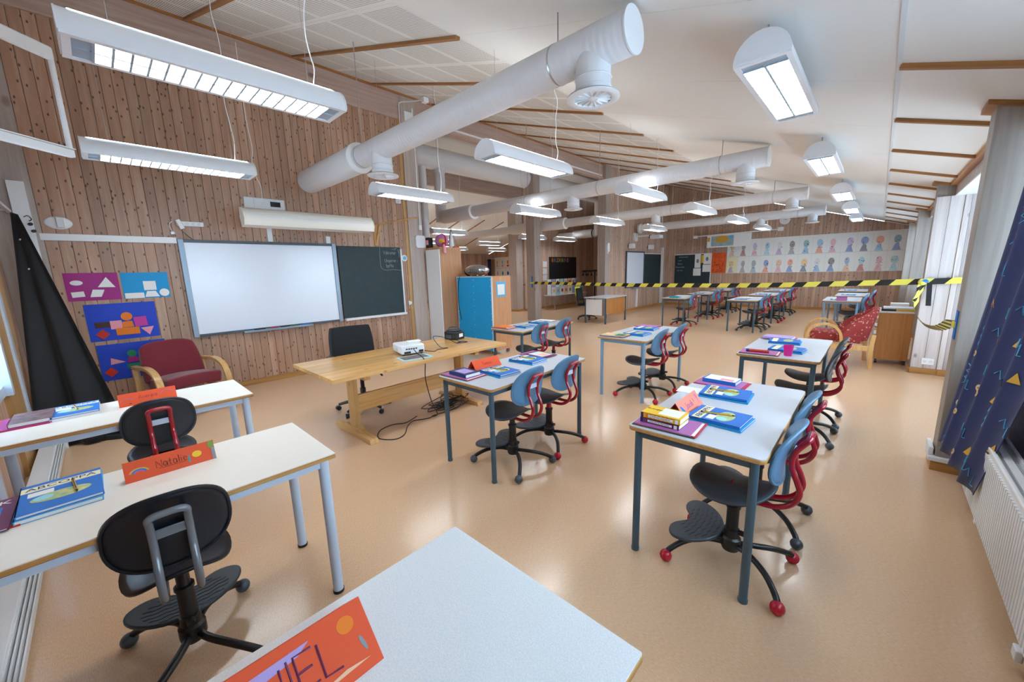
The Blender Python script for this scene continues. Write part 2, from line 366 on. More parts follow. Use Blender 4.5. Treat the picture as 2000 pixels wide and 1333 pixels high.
# corridor door
dr = struct(MB().box(-8.15, -7.25, YF - .03, YF - .002, 0, 2.1).build('door_1', 'cream_laminate', bevel=.003), label='pale door at the end of the corridor')
for x0, x1, z0, z1 in ((-8.25, -8.15, 0, 2.2), (-7.25, -7.15, 0, 2.2), (-8.15, -7.25, 2.1, 2.2)):
    MB().box(x0, x1, YF - .05, YF - .002, z0, z1).build('door_frame', 'base_wood', dr)
MB().tube([(-7.33, YF - .03, 1.02), (-7.33, YF - .08, 1.02), (-7.45, YF - .08, 1.02)], .01).build('handle', 'steel', dr)
# --- near wall with window, right wall with window bays
wf = struct(MB().box(-6.78, -4.9, -.77, -.62, 0, 4.74).build('wall_front', 'pine_far'), label='pine wall beside the black curtain')
MB().box(-4.9, 1.2, -.77, -.62, 0, .75).build('lower_panel', 'pine_far', wf)
MB().box(-4.9, 1.2, -.77, -.62, 2.15, 4.74).build('upper_panel', 'pine_far', wf)
MB().box(-3.5, 1.2, -.77, -.62, .75, 2.15).build('side_panel', 'pine_far', wf)
wn = struct(MB().box(-5.98, -5.62, -.62, -.585, 0, 2.2).build('window_1', 'casing_pine', bevel=.003), label='pine cased window behind the cream desks')
MB().box(-5.52, -4.92, -.62, -.59, 0, 2.2).build('window_casing', 'casing_pine', wn)
MB().box(-5.62, -5.52, -.62, -.575, 0, 2.2).build('frame_strip', 'pale_metal', wn)
MB().box(-4.92, -4.85, -.72, -.56, .7, 2.2).build('window_frame', 'pale_metal', wn)
MB().box(-4.85, -3.5, -.72, -.6, .7, .78).build('window_frame', 'pale_metal', wn)
MB().box(-4.85, -3.5, -.72, -.6, 2.1, 2.2).build('window_frame', 'pale_metal', wn)
MB().box(-4.2, -4.14, -.72, -.6, .78, 2.1).build('mullion', 'pale_metal', wn)
for a, b in ((-4.85, -4.2), (-4.14, -3.5)): MB().box(a, b, -.665, -.66, .78, 2.1).build('pane', 'glass', wn)
PY = (4.08, 7.6, 11.12, 14.64); bays = [(-.62, 4.08), (4.30, 7.6), (7.85, 11.12), (11.35, 14.64), (14.87, YF)]; DEEP = (.95, 1.5, .95, .95, .95)
wr = struct(MB().box(.95, 1.1, -.62, 4.08, 0, .88).build('wall_right', 'whitewash_board'), label='whitewashed window wall')
for i, (a, b) in enumerate(bays):
    X = DEEP[i]
    if i: MB().box(X, X + .15, a - .25, b + .02, 0, .88).build('lower_wall', 'whitewash_board', wr)
    MB().box(X, X + .15, a - .25, b + .02, 2.32, 2.75).build('upper_panel', 'white_paint', wr)
    MB().box(.60, .66, a, b, 2.34, cz(.6) + .02).build('lintel_board', 'whitewash_board' if i else 'white_paint', wr)
    MB().box(.60, X, a, b, 2.325, 2.341).build('lintel_soffit', 'white_gloss', wr)
    MB().hexa([(.545, a, cz(.545) - .035), (.6, a, cz(.6) - .02), (.6, b, cz(.6) - .02), (.545, b, cz(.545) - .035), (.545, a, cz(.545)), (.6, a, cz(.6)), (.6, b, cz(.6)), (.545, b, cz(.545))]).build('cornice', 'batten_wood_y', wr)
for a, b in ((-.62, .3), (14.87, YF)): MB().box(.95, 1.1, a, b, .88, 2.32).build('wall_section', 'pine_far_y', wr)
for y in PY:
    for X in (.95, 1.5): MB().box(X, X + .15, y - .15, y + .3, 0, 2.32).build('wall_section', 'whitewash_board', wr)
MB().box(.66, 1.5, 4.12, 4.28, 0, 2.34).build('return_wall', 'whitewash_board', wr)
for i, (a, b) in enumerate(((.3, 3.93), (4.38, 7.45), (7.9, 10.97), (11.42, 14.49))):
    X = DEEP[i]
    wn = struct(MB().box(X - .33, X + .17, a, b, .88, .915).build('window_%d' % (i + 2), 'white_gloss', bevel=.004), label='window bay %s the hazard tape' % ('before', 'just past', 'well past', 'farthest past')[i])
    for y0, y1, z0, z1 in ((a, a + .06, .915, 2.32), (b - .06, b, .915, 2.32), (a, b, .915, .97), (a, b, 2.26, 2.32), ((a + b) / 2 - .03, (a + b) / 2 + .03, .97, 2.26)):
        MB().box(X + .03, X + .11, y0, y1, z0, z1).build('window_frame', 'white_gloss', wn)
    for y0, y1 in ((a + .06, (a + b) / 2 - .03), ((a + b) / 2 + .03, b - .06)): MB().box(X + .068, X + .072, y0, y1, .97, 2.26).build('pane', 'glass', wn)
ORD = ('nearest', 'second', 'third', 'farthest')
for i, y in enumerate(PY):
    p = struct(MB().box(.44, .66, y, y + .2, 0, cz(.44)).build('trim_%d' % (12 + i), 'shaded_grey_post', bevel=.006), label='%s whitewashed post along the window wall' % ORD[i])
    MB().hexa([(.395, y - .03, cz(.395) - .03), (.66, y - .03, cz(.66) - .03), (.66, y + .23, cz(.66) - .03), (.395, y + .23, cz(.395) - .03),
               (.395, y - .03, cz(.395)), (.66, y - .03, cz(.66)), (.66, y + .23, cz(.66)), (.395, y + .23, cz(.395))]).build('post_cap', 'batten_wood', p)
    MB().box(.42, .67, y - .022, y + .22, 0, .075).build('skirting', 'base_wood_x', p, bevel=.003)
    if i == 0:
        MB().box(.405, .67, y - .035, y + .22, .075, .105).build('cable_channel', 'white_gloss', p, bevel=.003)
        MB().box(.405, .43, y + .01, y + .22, .105, .165).build('cable_channel', 'white_gloss', p, bevel=.003)
    if i == 1:
        for k, (a, b, dy) in enumerate(((.442, .565, .028), (.565, .69, .028), (.69, .745, .04), (.745, .87, .024), (.87, .995, .024), (.995, 1.12, .024), (1.12, 1.245, .024), (1.245, 1.37, .024), (1.37, 1.5, .024))):
            MB().box(a + .001, b - .001, y - dy, y + .02, .08, 2.33).build('plank', 'whitewash_board', p, bevel=.003)
        MB().box(.44, .70, y - .042, y - .028, 0, .08).build('skirting', 'base_wood_x', p, bevel=.002)
        MB().box(.70, 1.5, y - .055, y - .041, 0, .085).build('skirting', 'base_wood_x', p, bevel=.002)
    elif i > 1:
        MB().box(.66, .95, y, y + .2, 0, 2.34).build('reveal', 'whitewash_board', p)

# --- sloping ceiling: backing slab, perforated panels, smooth panels, battens
ce = struct(MB().hexa([(-6.6, -.77, cz(-6.6) + .02), (1.2, -.77, cz(1.2) + .02), (1.2, YF + .1, cz(1.2) + .02), (-6.6, YF + .1, cz(-6.6) + .02),
                       (-6.6, -.77, cz(-6.6) + .12), (1.2, -.77, cz(1.2) + .12), (1.2, YF + .1, cz(1.2) + .12), (-6.6, YF + .1, cz(-6.6) + .12)]).build('ceiling', 'ceiling_gap'), label='white sloping ceiling with timber battens')
TH = math.atan(SL); CS = math.sqrt(1 + SL * SL)
def cpanel(name, me, x, y): put(name, me, None, ce, (x, y, cz(x)), (0, TH, 0))
def cmesh(dx, dy, m, g=.002, t=.018):
    me = MB().box(g, dx * CS - g, g, dy - g, 0, t).mesh('ceiling_panel'); me.materials.append(MATS[m]); return me
MX = -2.87; YB0 = 1.25 - 1.215 * 2; NB = 15
nx = 6; dx = (MX + 6.55) / nx
perf = cmesh(dx, .6075, 'perforated_panel', .0015)
for r in range(2 * NB):
    y = YB0 + .6075 * r
    if y + .6 < -.6 or y > YF - .3: continue
    for c in range(nx): cpanel('perforated_panel', perf, -6.55 + c * dx, y)
sm = cmesh(-.045 - MX, 1.215, 'ceiling_white', .001)
for r in range(NB):
    y = YB0 + 1.215 * r
    if y + 1.2 > -.6 and y < YF - .5: cpanel('ceiling_panel', sm, MX, y)
rs = cmesh(.62, 1.2, 'ceiling_white', .001)
for r in range(-4, 11): cpanel('ceiling_panel', rs, -.03, 3.40 + 1.2 * r)
bl = MB().box(0, (MX + 6.55) * CS, -.024, .024, -.026, .002).mesh('batten'); bl.materials.append(MATS['batten_wood'])
for r in range(NB):
    y = YB0 + 1.215 * r
    if -.6 < y < YF: put('batten', bl, None, ce, (-6.55, y, cz(-6.55)), (0, TH, 0))
br = MB().box(0, .585 * CS, -.02, .02, -.026, .002).mesh('batten'); br.materials.append(MATS['batten_wood'])
for r in range(-3, 11): put('batten', br, None, ce, (-.03, 3.40 + 1.2 * r, cz(-.03)), (0, TH, 0))
MB().hexa([(-.05, -.6, cz(-.05) - .006), (-.028, -.6, cz(-.028) - .006), (-.028, YF, cz(-.028) - .006), (-.05, YF, cz(-.05) - .006),
           (-.05, -.6, cz(-.05) + .01), (-.028, -.6, cz(-.028) + .01), (-.028, YF, cz(-.028) + .01), (-.05, YF, cz(-.05) + .01)]).build('seam_strip', 'paper_grey', ce)

# ------------------------------------------------------------------ lamps
HW, HH, HL = .135, .135, .61
arc = [(HW * math.cos(PI * k / 14), HH * math.sin(PI * k / 14)) for k in range(15)]
def make_light(label, wires, slot):
    t = thing('pendant_light' if wires else 'ceiling_light', label, 'light', group='half round fluorescent lights')
    MB().prism(arc, -HL, HL, 'xz').build('housing', 'lamp_white', t, smooth=True)
    for s in (-1, 1):
        MB().prism([(a * 1.02, b * 1.02) for a, b in arc], s * HL - .004, s * HL + .004, 'xz').build('end_cap', 'lamp_white', t, smooth=True)
    MB().box(-.108, .108, -.51, .51, -.006, -.001).build('lit_panel', 'tube_light', t)
    for s in (-1, 1):
        MB().box(-.108, .108, min(s * .51, s * .578), max(s * .51, s * .578), -.006, -.001).build('end_reflector', 'louvre', t)
    rim = MB()
    for x in (-.122, .122): rim.box(x - .014, x + .014, -HL, HL, -.012, 0)
    for y in (-.593, .593): rim.box(-.122, .122, y - .015, y + .015, -.012, 0)
    rim.build('rim', 'lamp_white', t)
    lo = MB().box(-.006, .006, -.578, .578, -.012, -.006)
    for k in range(17):
        y = -.51 + 1.02 * k / 16; lo.box(-.108, .108, y - .005, y + .005, -.014, -.006)
    lo.build('louvre_grid', 'louvre', t)
    if slot:
        for s in (0, 1):
            A = [math.radians(d) for d in (54, 58, 62, 66)]
            if s: A = [PI - a for a in A]
            P = [((HW + .002) * math.cos(a), (HH + .002) * math.sin(a)) for a in A]
            MB().add([(x, y, z) for y in (-.57, .57) for x, z in P], [(i, i + 1, i + 5, i + 4) for i in range(3)]).build('light_slot', 'slot_light', t)
    if slot:
        A = [math.radians(d) for d in (70, 80, 90, 100, 110)]; P = [((HW + .003) * math.cos(a), (HH + .003) * math.sin(a)) for a in A]
        MB().add([(x, y, z) for y in (-.57, .57) for x, z in P], [(i, i + 1, i + 6, i + 5) for i in range(4)]).build('added_uplight', 'added_up_light', t)  # unseen glowing strip, added on the housing top to brighten the ceiling
    if wires:
        for y in (-.44, .44): MB().tube([(0, y, HH), (0, y, HH + wires)], .0016, 5).build('wire', 'steel', t)
        pts = smooth_path([(.02, .46, HH - .01)] + [(.02 + .012 * math.sin(k * 2.1), .46 + .016 * math.sin(k * 1.3), HH + wires * k / 9) for k in range(1, 10)], 4)
        MB().tube(pts, .0035, 6).build('cable', 'white_gloss', t)
    else:
        for y in (-.5, .5): MB().tube([(0, y, HH), (0, y, HH + .07)], .006, 6).build('hook', 'steel', t)
    return t
ROWS = {-2.745: ('middle', (.665, 3.22, 5.88, 8.53, 11.3, 14.2)), -4.92: ('wall side', (.70, 3.27, 6.0, 8.7, 11.4))}
NTH = ('nearest', 'second', 'third', 'fourth', 'fifth', 'sixth')
for x, (nm, ys) in ROWS.items():
    src = None
    for i, y in enumerate(ys):
        lb = '%s hanging fluorescent light in the %s row from the camera' % (NTH[i], nm)
        if src is None: src = make_light(lb, cz(x) - 2.6 - HH, True); src.location = (x, y, 2.6)
        else: dup(src, lb, (x, y, 2.6))
src = None
for i, y in enumerate((3.25, 5.98, 8.95, 11.6, 14.2)):
    lb = '%s fluorescent light mounted against the ceiling by the windows' % NTH[i]
    if src is None: src = make_light(lb, 0, False); src.location = (-.585, y, 2.645)
    else: dup(src, lb, (-.585, y, 2.645))
src = None; k = 0
PL = ('tall cabinet', 'corridor column', 'rear of the second classroom', 'far wall drawings')
for x, z in ((-11.9, 2.62), (-14.1, 2.55)):
    for i, y in enumerate((6.2, 8.8, 11.4, 14.0)):
        lb = 'hanging light in the second classroom, %s row, near the %s' % (('first', 'second')[x < -13], PL[i])
        if src is None: src = make_light(lb, 1.3, True); src.location = (x, y, z)
        else: dup(src, lb, (x, y, z))
lb = make_light('hanging light just above the tall cabinet in the corridor', 1.99, True); lb.location = (-9.0, 7.05, 2.62)
dup(lb, 'hanging light behind the taped corridor column', (-8.9, 10.62, 2.62))
dup(lb, 'hanging light above the corridor notice board', (-8.9, 12.55, 2.62))

# lamp without light over the whiteboard
t = thing('board_lamp', 'cream unlit half round lamp hanging above the whiteboard', 'light', (-6.05, 2.28, 2.2))
pr = [(.0, .0), (.13, .02), (.155, .09), (.135, .17), (.07, .235), (-.02, .25), (-.05, .12)]
MB().prism(pr, -.87, .87, 'xz').build('housing', 'cream_lamp', t, smooth=True)
for s in (-1, 1): MB().prism([(a * 1.03, b * 1.02) for a, b in pr], s * .87 - .004, s * .87 + .004, 'xz').build('end_cap', 'cream_lamp', t)
MB().box(.135, .150, -.8, .8, .125, .145).xf(Matrix.Rotation(0, 4, 'Y')).build('groove_strip', 'paper_grey', t)
MB().tube(smooth_path([(.0, -.62, .25), (.02, -.60, .5), (-.01, -.66, .75), (.015, -.64, 1.0), (0, -.66, 1.35), (0, -.66, 2.2)], 5), .004, 6).build('cable', 'white_gloss', t)
for y in (-.7, .7): MB().tube([(0, y, .24), (0, y, cz(-6.05) - 2.235)], .0016, 5).build('wire', 'steel', t)

# ------------------------------------------------------------------ ventilation ducts
def duct_mat():
    m = bpy.data.materials.new('spiral_duct'); m.use_nodes = True; t = NT(m); b = t.n['Principled BSDF']
    b.inputs['Base Color'].default_value = lin('#e3e3e6'); b.inputs['Roughness'].default_value = .38
    tc = t.new('ShaderNodeTexCoord'); w_ = t.new('ShaderNodeTexWave', inp={'Vector': tc.outputs['Object'], 'Scale': 7.0, 'Distortion': .3})
    bp = t.new('ShaderNodeBump', inp={'Strength': .35, 'Distance': .006, 'Height': w_.outputs[1]}); t.l.new(bp.outputs[0], b.inputs['Normal'])
    MATS['spiral_duct'] = m
duct_mat()
DZ = 2.885
def diffuser(t, x, r=.108):
    d = MB().lathe([(r, -.03), (r, -.272)], 24).build('branch_stub', 'duct_white', t, (x, 0, 0), smooth=True)
    MB().lathe([(r + .004, -.17), (r + .008, -.175), (r + .004, -.18)], 24).build('seam_ring', 'duct_white', d, smooth=True)
    MB().lathe([(r + .003, -.225), (r + .007, -.23), (r + .003, -.235)], 24).build('seam_ring', 'duct_white', d, smooth=True)
    MB().lathe([(.163, -.278), (.165, -.284), (.14, -.294), (.116, -.288), (.116, -.272), (.163, -.274)], 28).build('diffuser_plate', 'white_gloss', d, smooth=True)
    MB().lathe([(.116, -.268), (.0, -.268)], 24).build('diffuser_throat', 'board_dark', d)
    MB().lathe([(.03, -.272), (.03, -.286), (.0, -.288)], 16).build('diffuser_hub', 'white_gloss', d, smooth=True)
    vb = MB()
    for k in range(16):
        a = 2 * PI * k / 16; M = Matrix.Rotation(a, 4, 'Z')
        vb.add([M @ Vector(p) for p in ((.028, -.003, -.272), (.115, -.009, -.272), (.115, .003, -.288), (.028, .002, -.286))], [(0, 1, 2, 3)])
    vb.build('vanes', 'white_gloss', d, solid=.0015)
def duct(y, xl, xr, fat, xs, label, hang=(), group='white ventilation ducts'):
    t = thing('ventilation_duct', label, 'duct', (0, y, DZ), group=group)
    a, b = fat
    lo, hi = (b, xr) if b < xr else (xl, a)
    MB().lathe([(.0, lo), (.116, lo), (.12, lo + .01), (.12, hi - .01), (.116, hi), (0, hi)], 32, axis='x').build('pipe', 'spiral_duct', t, smooth=True)
    MB().lathe([(.0, a), (.15, a), (.158, a + .02), (.158, b - .05), (.148, b - .02), (.125, b), (0, b)], 32, axis='x').build('silencer', 'duct_white', t, smooth=True)
    MB().lathe([(.158, b - .06), (.168, b - .03), (.166, b - .01), (.122, b + .005)], 32, axis='x').build('collar', 'white_gloss', t, smooth=True)
    MB().lathe([(0, xr - .002), (.124, xr - .002), (.124, xr + .008), (0, xr + .008)], 32, axis='x').build('end_plate', 'white_gloss', t)
    for x in xs: diffuser(t, x)
    for x in hang:
        top = (cz(x) if x > -6.6 else 4.75) - DZ
        MB().tube([(x, 0, .12), (x, 0, top)], .005, 6).build('hanger', 'steel', t)
        MB().lathe([(.122, x - .006), (.1225, x), (.122, x + .006)], 28, axis='x').build('hanger_strap', 'steel', t, smooth=True)
    return t
duct(2.32, -6.12, -1.17, (-6.12, -4.52), (-1.43, -4.05), 'nearest white ventilation duct under the ceiling with a free end', (-1.70, -4.45))
duct(6.07, -7.98, -1.17, (-7.9, -6.78), (-1.42, -4.13), 'second white ventilation duct from the camera with two round diffusers', (-1.72, -3.6, -5.2))
duct(9.78, -7.98, -1.18, (-7.9, -6.9), (-1.42, -4.2), 'third white ventilation duct reaching from the corridor', (-1.74, -3.8))
duct(13.4, -6.3, -1.2, (-6.35, -6.25), (-1.46, -2.65), 'farthest white ventilation duct by the drawings wall', (-1.78,))
def mduct(y, xl, label):
    t = thing('ventilation_duct', label, 'duct', (0, y, DZ), group='white ventilation ducts')
    MB().lathe([(0, xl), (.12, xl), (.12, -9.0), (0, -9.0)], 28, axis='x').build('pipe', 'spiral_duct', t, smooth=True)
    MB().lathe([(0, -9.1), (.15, -9.1), (.16, -9.05), (.16, -8.1), (0, -8.1)], 28, axis='x').build('silencer', 'duct_white', t, smooth=True)
    MB().lathe([(.162, -8.2), (.17, -8.17), (.162, -8.14)], 28, axis='x').build('clamp', 'board_dark', t, smooth=True)
mduct(9.78, -14.4, 'ventilation duct running into the second classroom behind the column')
mduct(13.4, -9.8, 'short ventilation duct over the black notice board')
# corridor main duct with risers
t = thing('main_duct', 'thick white main duct running along the top of the corridor', 'duct', (-8.0, 0, 4.22))
MB().lathe([(0, 4.6), (.25, 4.6), (.25, 15.9), (0, 15.9)], 36, axis='y').build('pipe', 'duct_white', t, smooth=True)
for y, r, z1 in ((6.07, .135, -1.33), (9.78, .12, -1.33), (13.4, .14, -1.33)):
    MB().lathe([(r, -.1), (r, z1 - .12), (0, z1 - .12)], 24, (0, y, 0)).build('riser', 'spiral_duct', t, smooth=True)
MB().lathe([(.095, -.1), (.095, -2.0)], 20, (0, 5.58, 0)).build('riser', 'spiral_duct', t, smooth=True)
MB().lathe([(.20, 0), (.16, -.29), (.14, -.31)], 24, (0, 6.07, 0)).build('riser_collar', 'duct_white', t, smooth=True)

# ------------------------------------------------------------------ things on the pine wall
WX = -6.60
t = thing('whiteboard', 'large interactive whiteboard with grey frame on the pine wall', 'whiteboard', (WX, .80, .79))
MB().box(0, .035, .05, 1.93, .03, 1.245).build('writing_surface', 'whiteboard', t)
MB().box(0, .05, 0, .058, 0, 1.275).build('frame_side', 'board_frame', t, bevel=.004)
MB().box(0, .05, 1.93, 1.99, 0, 1.275).build('frame_side', 'board_frame', t, bevel=.004)
MB().box(0, .05, .058, 1.93, 1.235, 1.272).build('frame_rail', 'board_dark', t, bevel=.003)
MB().box(0, .05, .058, 1.93, .004, .036).build('frame_rail', 'board_dark', t, bevel=.003)
tr = MB().box(.04, .125, .55, 1.48, -.012, .018).build('pen_tray', 'board_frame', t, bevel=.008)
for i, (y, l, c) in enumerate(((.68, .14, 'p_black'), (.88, .10, 'p_crimson'), (1.02, .13, 'p_black'), (1.17, .11, 'p_darkgreen'), (1.32, .11, 'p_blue'))):
    MB().tube([(.085, y, .026), (.085, y + l, .026)], .009, 8).build('marker', c, tr)
t = thing('chalkboard', 'dark green chalkboard with chalk writing beside the whiteboard', 'chalkboard', (WX, 2.80, .80))
MB().box(0, .03, .02, 1.185, .02, 1.235).build('slate', 'chalkboard', t)
MB().box(0, .045, 1.18, 1.205, -.005, 1.205).build('edge_trim', 'white_metal', t)
MB().box(0, .085, .03, 1.205, -.012, .028).build('chalk_tray', 'white_metal', t, bevel=.004)
RW = (PI / 2, 0, PI / 2)
CHALK = t
MB().tube(smooth_path([(.032, .775, 1.22), (.032, .765, 1.0), (.032, .78, .87), (.032, .86, .825), (.032, 1.02, .83), (.032, 1.17, .815)], 6), .0022, 5).build('chalk_line', 'chalk', t)
for a, b in (((1.0, 1.19), (1.11, 1.215)), ((1.11, 1.215), (1.06, 1.18)), ((1.13, 1.2), (1.16, 1.1)), ((1.16, 1.2), (1.15, 1.05))):
    MB().tube([(.032, *a), (.032, *b)], .002, 5).build('chalk_line', 'chalk', t)
def poster(label, y0, y1, z0, z1, m, shapes, tilt=0):
    t = thing('wall_poster', label, 'poster', (WX + .003, y0, z0), group='paper shape collages')
    t.rotation_euler = (tilt, 0, 0)
    def sheet(a, b):
        return (.004 * math.sin(a * 7) * b, a * (y1 - y0), b * (z1 - z0))
    MB().grid(sheet, 10, 4).build('sheet', m, t, solid=.0012)
    for i_, (nm, c, poly) in enumerate(shapes):
        MB().prism(poly, .0045, .0060 + .0003 * i_, 'yz').build(nm, c, t)
def rect(cy, cz_, w_, h_, a=0):
    return [(cy + math.cos(a) * u - math.sin(a) * v, cz_ + math.sin(a) * u + math.cos(a) * v) for u, v in ((-w_ / 2, -h_ / 2), (w_ / 2, -h_ / 2), (w_ / 2, h_ / 2), (-w_ / 2, h_ / 2))]
poster('magenta sheet with four white paper shapes by the black curtain', -.23, .20, 1.345, 1.66, 'p_magenta',
       [('paper_oval', 'paper', ell(.09, .205, .05, .028)), ('paper_triangle', 'paper', [(.25, .15), (.395, .145), (.33, .265)]), ('paper_rectangle', 'paper', rect(.085, .075, .10, .06, .08)), ('paper_diamond', 'paper', [(.175, .04), (.265, .04), (.30, .12), (.205, .125)])])
poster('bright blue sheet with white paper square and circle', .22, .645, 1.345, 1.655, 'p_cyan',
       [('paper_square', 'paper', rect(.245, .15, .115, .11)), ('paper_rectangle', 'paper', rect(.095, .035, .17, .065)), ('paper_trapezoid', 'paper', [(.185, .012), (.32, .012), (.29, .082), (.21, .082)]), ('paper_circle', 'paper', ell(.37, .06, .047, .047))])
poster('royal blue sheet with an orange paper figure, above the red armchair', -.13, .475, .865, 1.30, 'p_royal',
       [('paper_bar', 'p_brown', rect(.125, .19, .13, .065)), ('paper_square', 'p_pink', rect(.235, .18, .10, .10)), ('paper_circle', 'p_orange', ell(.335, .272, .05, .05)), ('paper_trapezoid', 'p_orange', [(.28, .14), (.385, .145), (.375, .215), (.29, .21)]),
        ('paper_square', 'p_hotpink', rect(.45, .2, .115, .115, .05)), ('paper_rectangle', 'p_orange', rect(.325, .095, .205, .085)), ('paper_triangle', 'p_pink', [(.44, .12), (.56, .13), (.51, .025)]), ('paper_diamond', 'p_red', rect(.11, .08, .085, .085, .75))])
poster('royal blue sheet with a green paper figure, partly behind the red armchair', -.10, .505, .385, .82, 'p_royal',
       [('paper_triangle', 'p_pink', [(.09, .19), (.22, .205), (.10, .27)]), ('paper_circle', 'p_green', ell(.285, .30, .042, .042)), ('paper_trapezoid', 'p_magenta', [(.235, .19), (.345, .19), (.32, .26), (.25, .26)]), ('paper_rectangle', 'p_green', rect(.285, .145, .12, .06)), ('paper_diamond', 'p_red', rect(.08, .10, .085, .085, .75))])
t = tag(MB().box(WX - .002, WX + .03, -.325, .795, 2.01, 2.085).build('cable_trunking', 'white_gloss', bevel=.003), 'white horizontal cable trunking left of the whiteboard', 'cable trunking')
tag(MB().box(-6.587, -6.555, -.465, -.345, .9, 2.6).build('cable_trunking', 'white_gloss', bevel=.003), 'wide white upright cable trunking behind the black curtain', 'cable trunking')
tag(MB().box(WX, WX + .02, 1.83, 1.895, 2.07, 2.30).build('cable_trunking', 'white_gloss', bevel=.002), 'white upright trunking above the whiteboard middle', 'cable trunking')
tag(MB().box(WX, WX + .02, 2.66, 2.73, 2.07, 2.18).build('cable_trunking', 'white_gloss', bevel=.002), 'short white trunking above the whiteboard right end', 'cable trunking')
t = thing('wall_sounder', 'oval white alarm sounder high on the pine wall by the curtain', 'alarm', (WX, -.17, 2.2))
MB().ball((0, 0, 0), .1, 20, .22, 1.05, .68).build('shell', 'white_gloss', t, smooth=True)
MB().box(.012, .05, -.015, .04, -.055, .06).build('cover', 'paper_grey', t, bevel=.008)
t = thing('socket_strip', 'white socket strip with a plugged adapter above the whiteboard', 'socket', (WX, .80, 2.26))
MB().box(0, .03, .02, .30, -.03, .03).build('strip', 'white_gloss', t, bevel=.006)
for k in range(4): MB().lathe([(.018, 0), (.018, .003), (0, .003)], 14, (.03, .07 + .06 * k, 0), axis='x').build('outlet', 'paper_grey', t)
MB().box(.03, .08, .02, .07, -.09, .03).xf(Matrix.Rotation(.35, 4, 'X')).build('plug', 'white_gloss', t, bevel=.008)
MB().tube(smooth_path([(.05, .07, -.1), (.05, .12, -.16), (.04, .16, -.2)], 6), .004, 6).build('cord', 'black_cable', t)
MB().tube(smooth_path([(.03, -.02, .02), (.035, -.05, -.02), (.03, -.04, -.08), (.03, -.02, -.11)], 6), .004, 6).build('cord', 'white_gloss', t)
MB().box(.01, .04, -.05, -.01, -.14, -.105).build('adapter', 'white_gloss', t, bevel=.006)
t = thing('wall_mount', 'white mounting plate with a dark opening behind the board lamp', 'mount', (WX, 1.86, 2.60))
MB().box(0, .03, -.27, .25, -.075, .075).build('plate', 'paper_grey', t, bevel=.01)
MB().box(.03, .036, .06, .19, -.035, .035).build('opening', 'p_black', t)
t = thing('wall_clock', 'small round white wall device right of the chalkboard', 'thermostat', (WX, 4.07, 1.84))
MB().lathe([(.0, .0), (.06, .0), (.06, .02), (.045, .03), (0, .03)], 24, axis='x').build('body', 'white_gloss', t, smooth=True)
MB().lathe([(.035, .031), (0, .033)], 20, axis='x').build('face', 'p_skyblue', t)
t = thing('light_switch', 'white light switch below the round device', 'switch', (WX, 4.14, .99))
MB().box(0, .012, -.043, .043, -.043, .043).build('plate', 'white_gloss', t, bevel=.004)
MB().box(.012, .017, -.03, .03, -.03, .03).build('rocker', 'paper', t, bevel=.002)
t = thing('access_point', 'rounded white wireless box on the post by the tall cabinet', 'wireless box', (-6.56, 4.42, 2.15))
MB().prism(rrect(-.11, .11, -.12, .12, .05), 0, .045, 'yz').build('body', 'lamp_white', t, bevel=.01)
MB().lathe([(.01, .046), (0, .047)], 10, (0, 0, .06), axis='x').build('indicator', 'paper', t)
t = thing('conduit', 'thin white conduit running down the post beside the pine wall', 'conduit', (-6.55, 4.44, 2.42))
MB().tube([(0, 0, 0), (0, 0, 2.1)], .012, 8).build('pipe', 'white_gloss', t)
MB().box(-.01, .025, -.03, .03, -.05, .04).build('junction_box', 'white_gloss', t, bevel=.004)
t = thing('conduit', 'white pipe with a small sensor box reaching from the post top', 'conduit', (-6.55, 4.17, 3.95))
MB().tube(smooth_path([(0, 0, 0), (0, 0, .5), (.02, .02, .60), (.25, .1, .57), (.5, .2, .55)], 5), .011, 8).build('pipe', 'white_gloss', t, smooth=True)
MB().box(.46, .56, .15, .25, .50, .58).build('sensor_box', 'white_gloss', t, bevel=.008)
tag(MB().box(-6.572, -6.552, 5.3, 11.2, 4.35, 4.385).build('cable_trunking', 'white_gloss'), 'thin white trunking along the beam over the corridor opening', 'cable trunking')
tag(MB().box(-6.562, -6.54, 4.27, 4.45, 4.26, 4.44).build('cover_plate', 'white_gloss', bevel=.004), 'square white cover plate at the top of the post', 'cover plate')
t = thing('wooden_bracket', 'pine bracket with a long stick above the chalkboard', 'bracket', (WX, 3.53, 2.06))
MB().box(0, .025, -.03, .03, 0, .36).build('upright', 'table_pine_z', t)
MB().hexa([(.0, -.015, .05), (.03, -.015, .02), (.03, .015, .02), (0, .015, .05), (.17, -.015, .36), (.20, -.015, .33), (.20, .015, .33), (.17, .015, .36)]).build('brace', 'table_pine_z', t)
MB().tube([(.02, .0, .36), (.70, .46, .44)], .012, 8).build('stick', 'table_pine_x', t)
t = thing('motion_sensor', 'small white sensor on the pine wall under a hanging light', 'sensor', (WX, 4.02, 2.86))
MB().box(0, .05, -.05, .05, -.04, .04).build('body', 'white_gloss', t, bevel=.01)
MB().ball((.05, 0, -.01), .025, 12).build('lens', 'paper_grey', t, smooth=True)

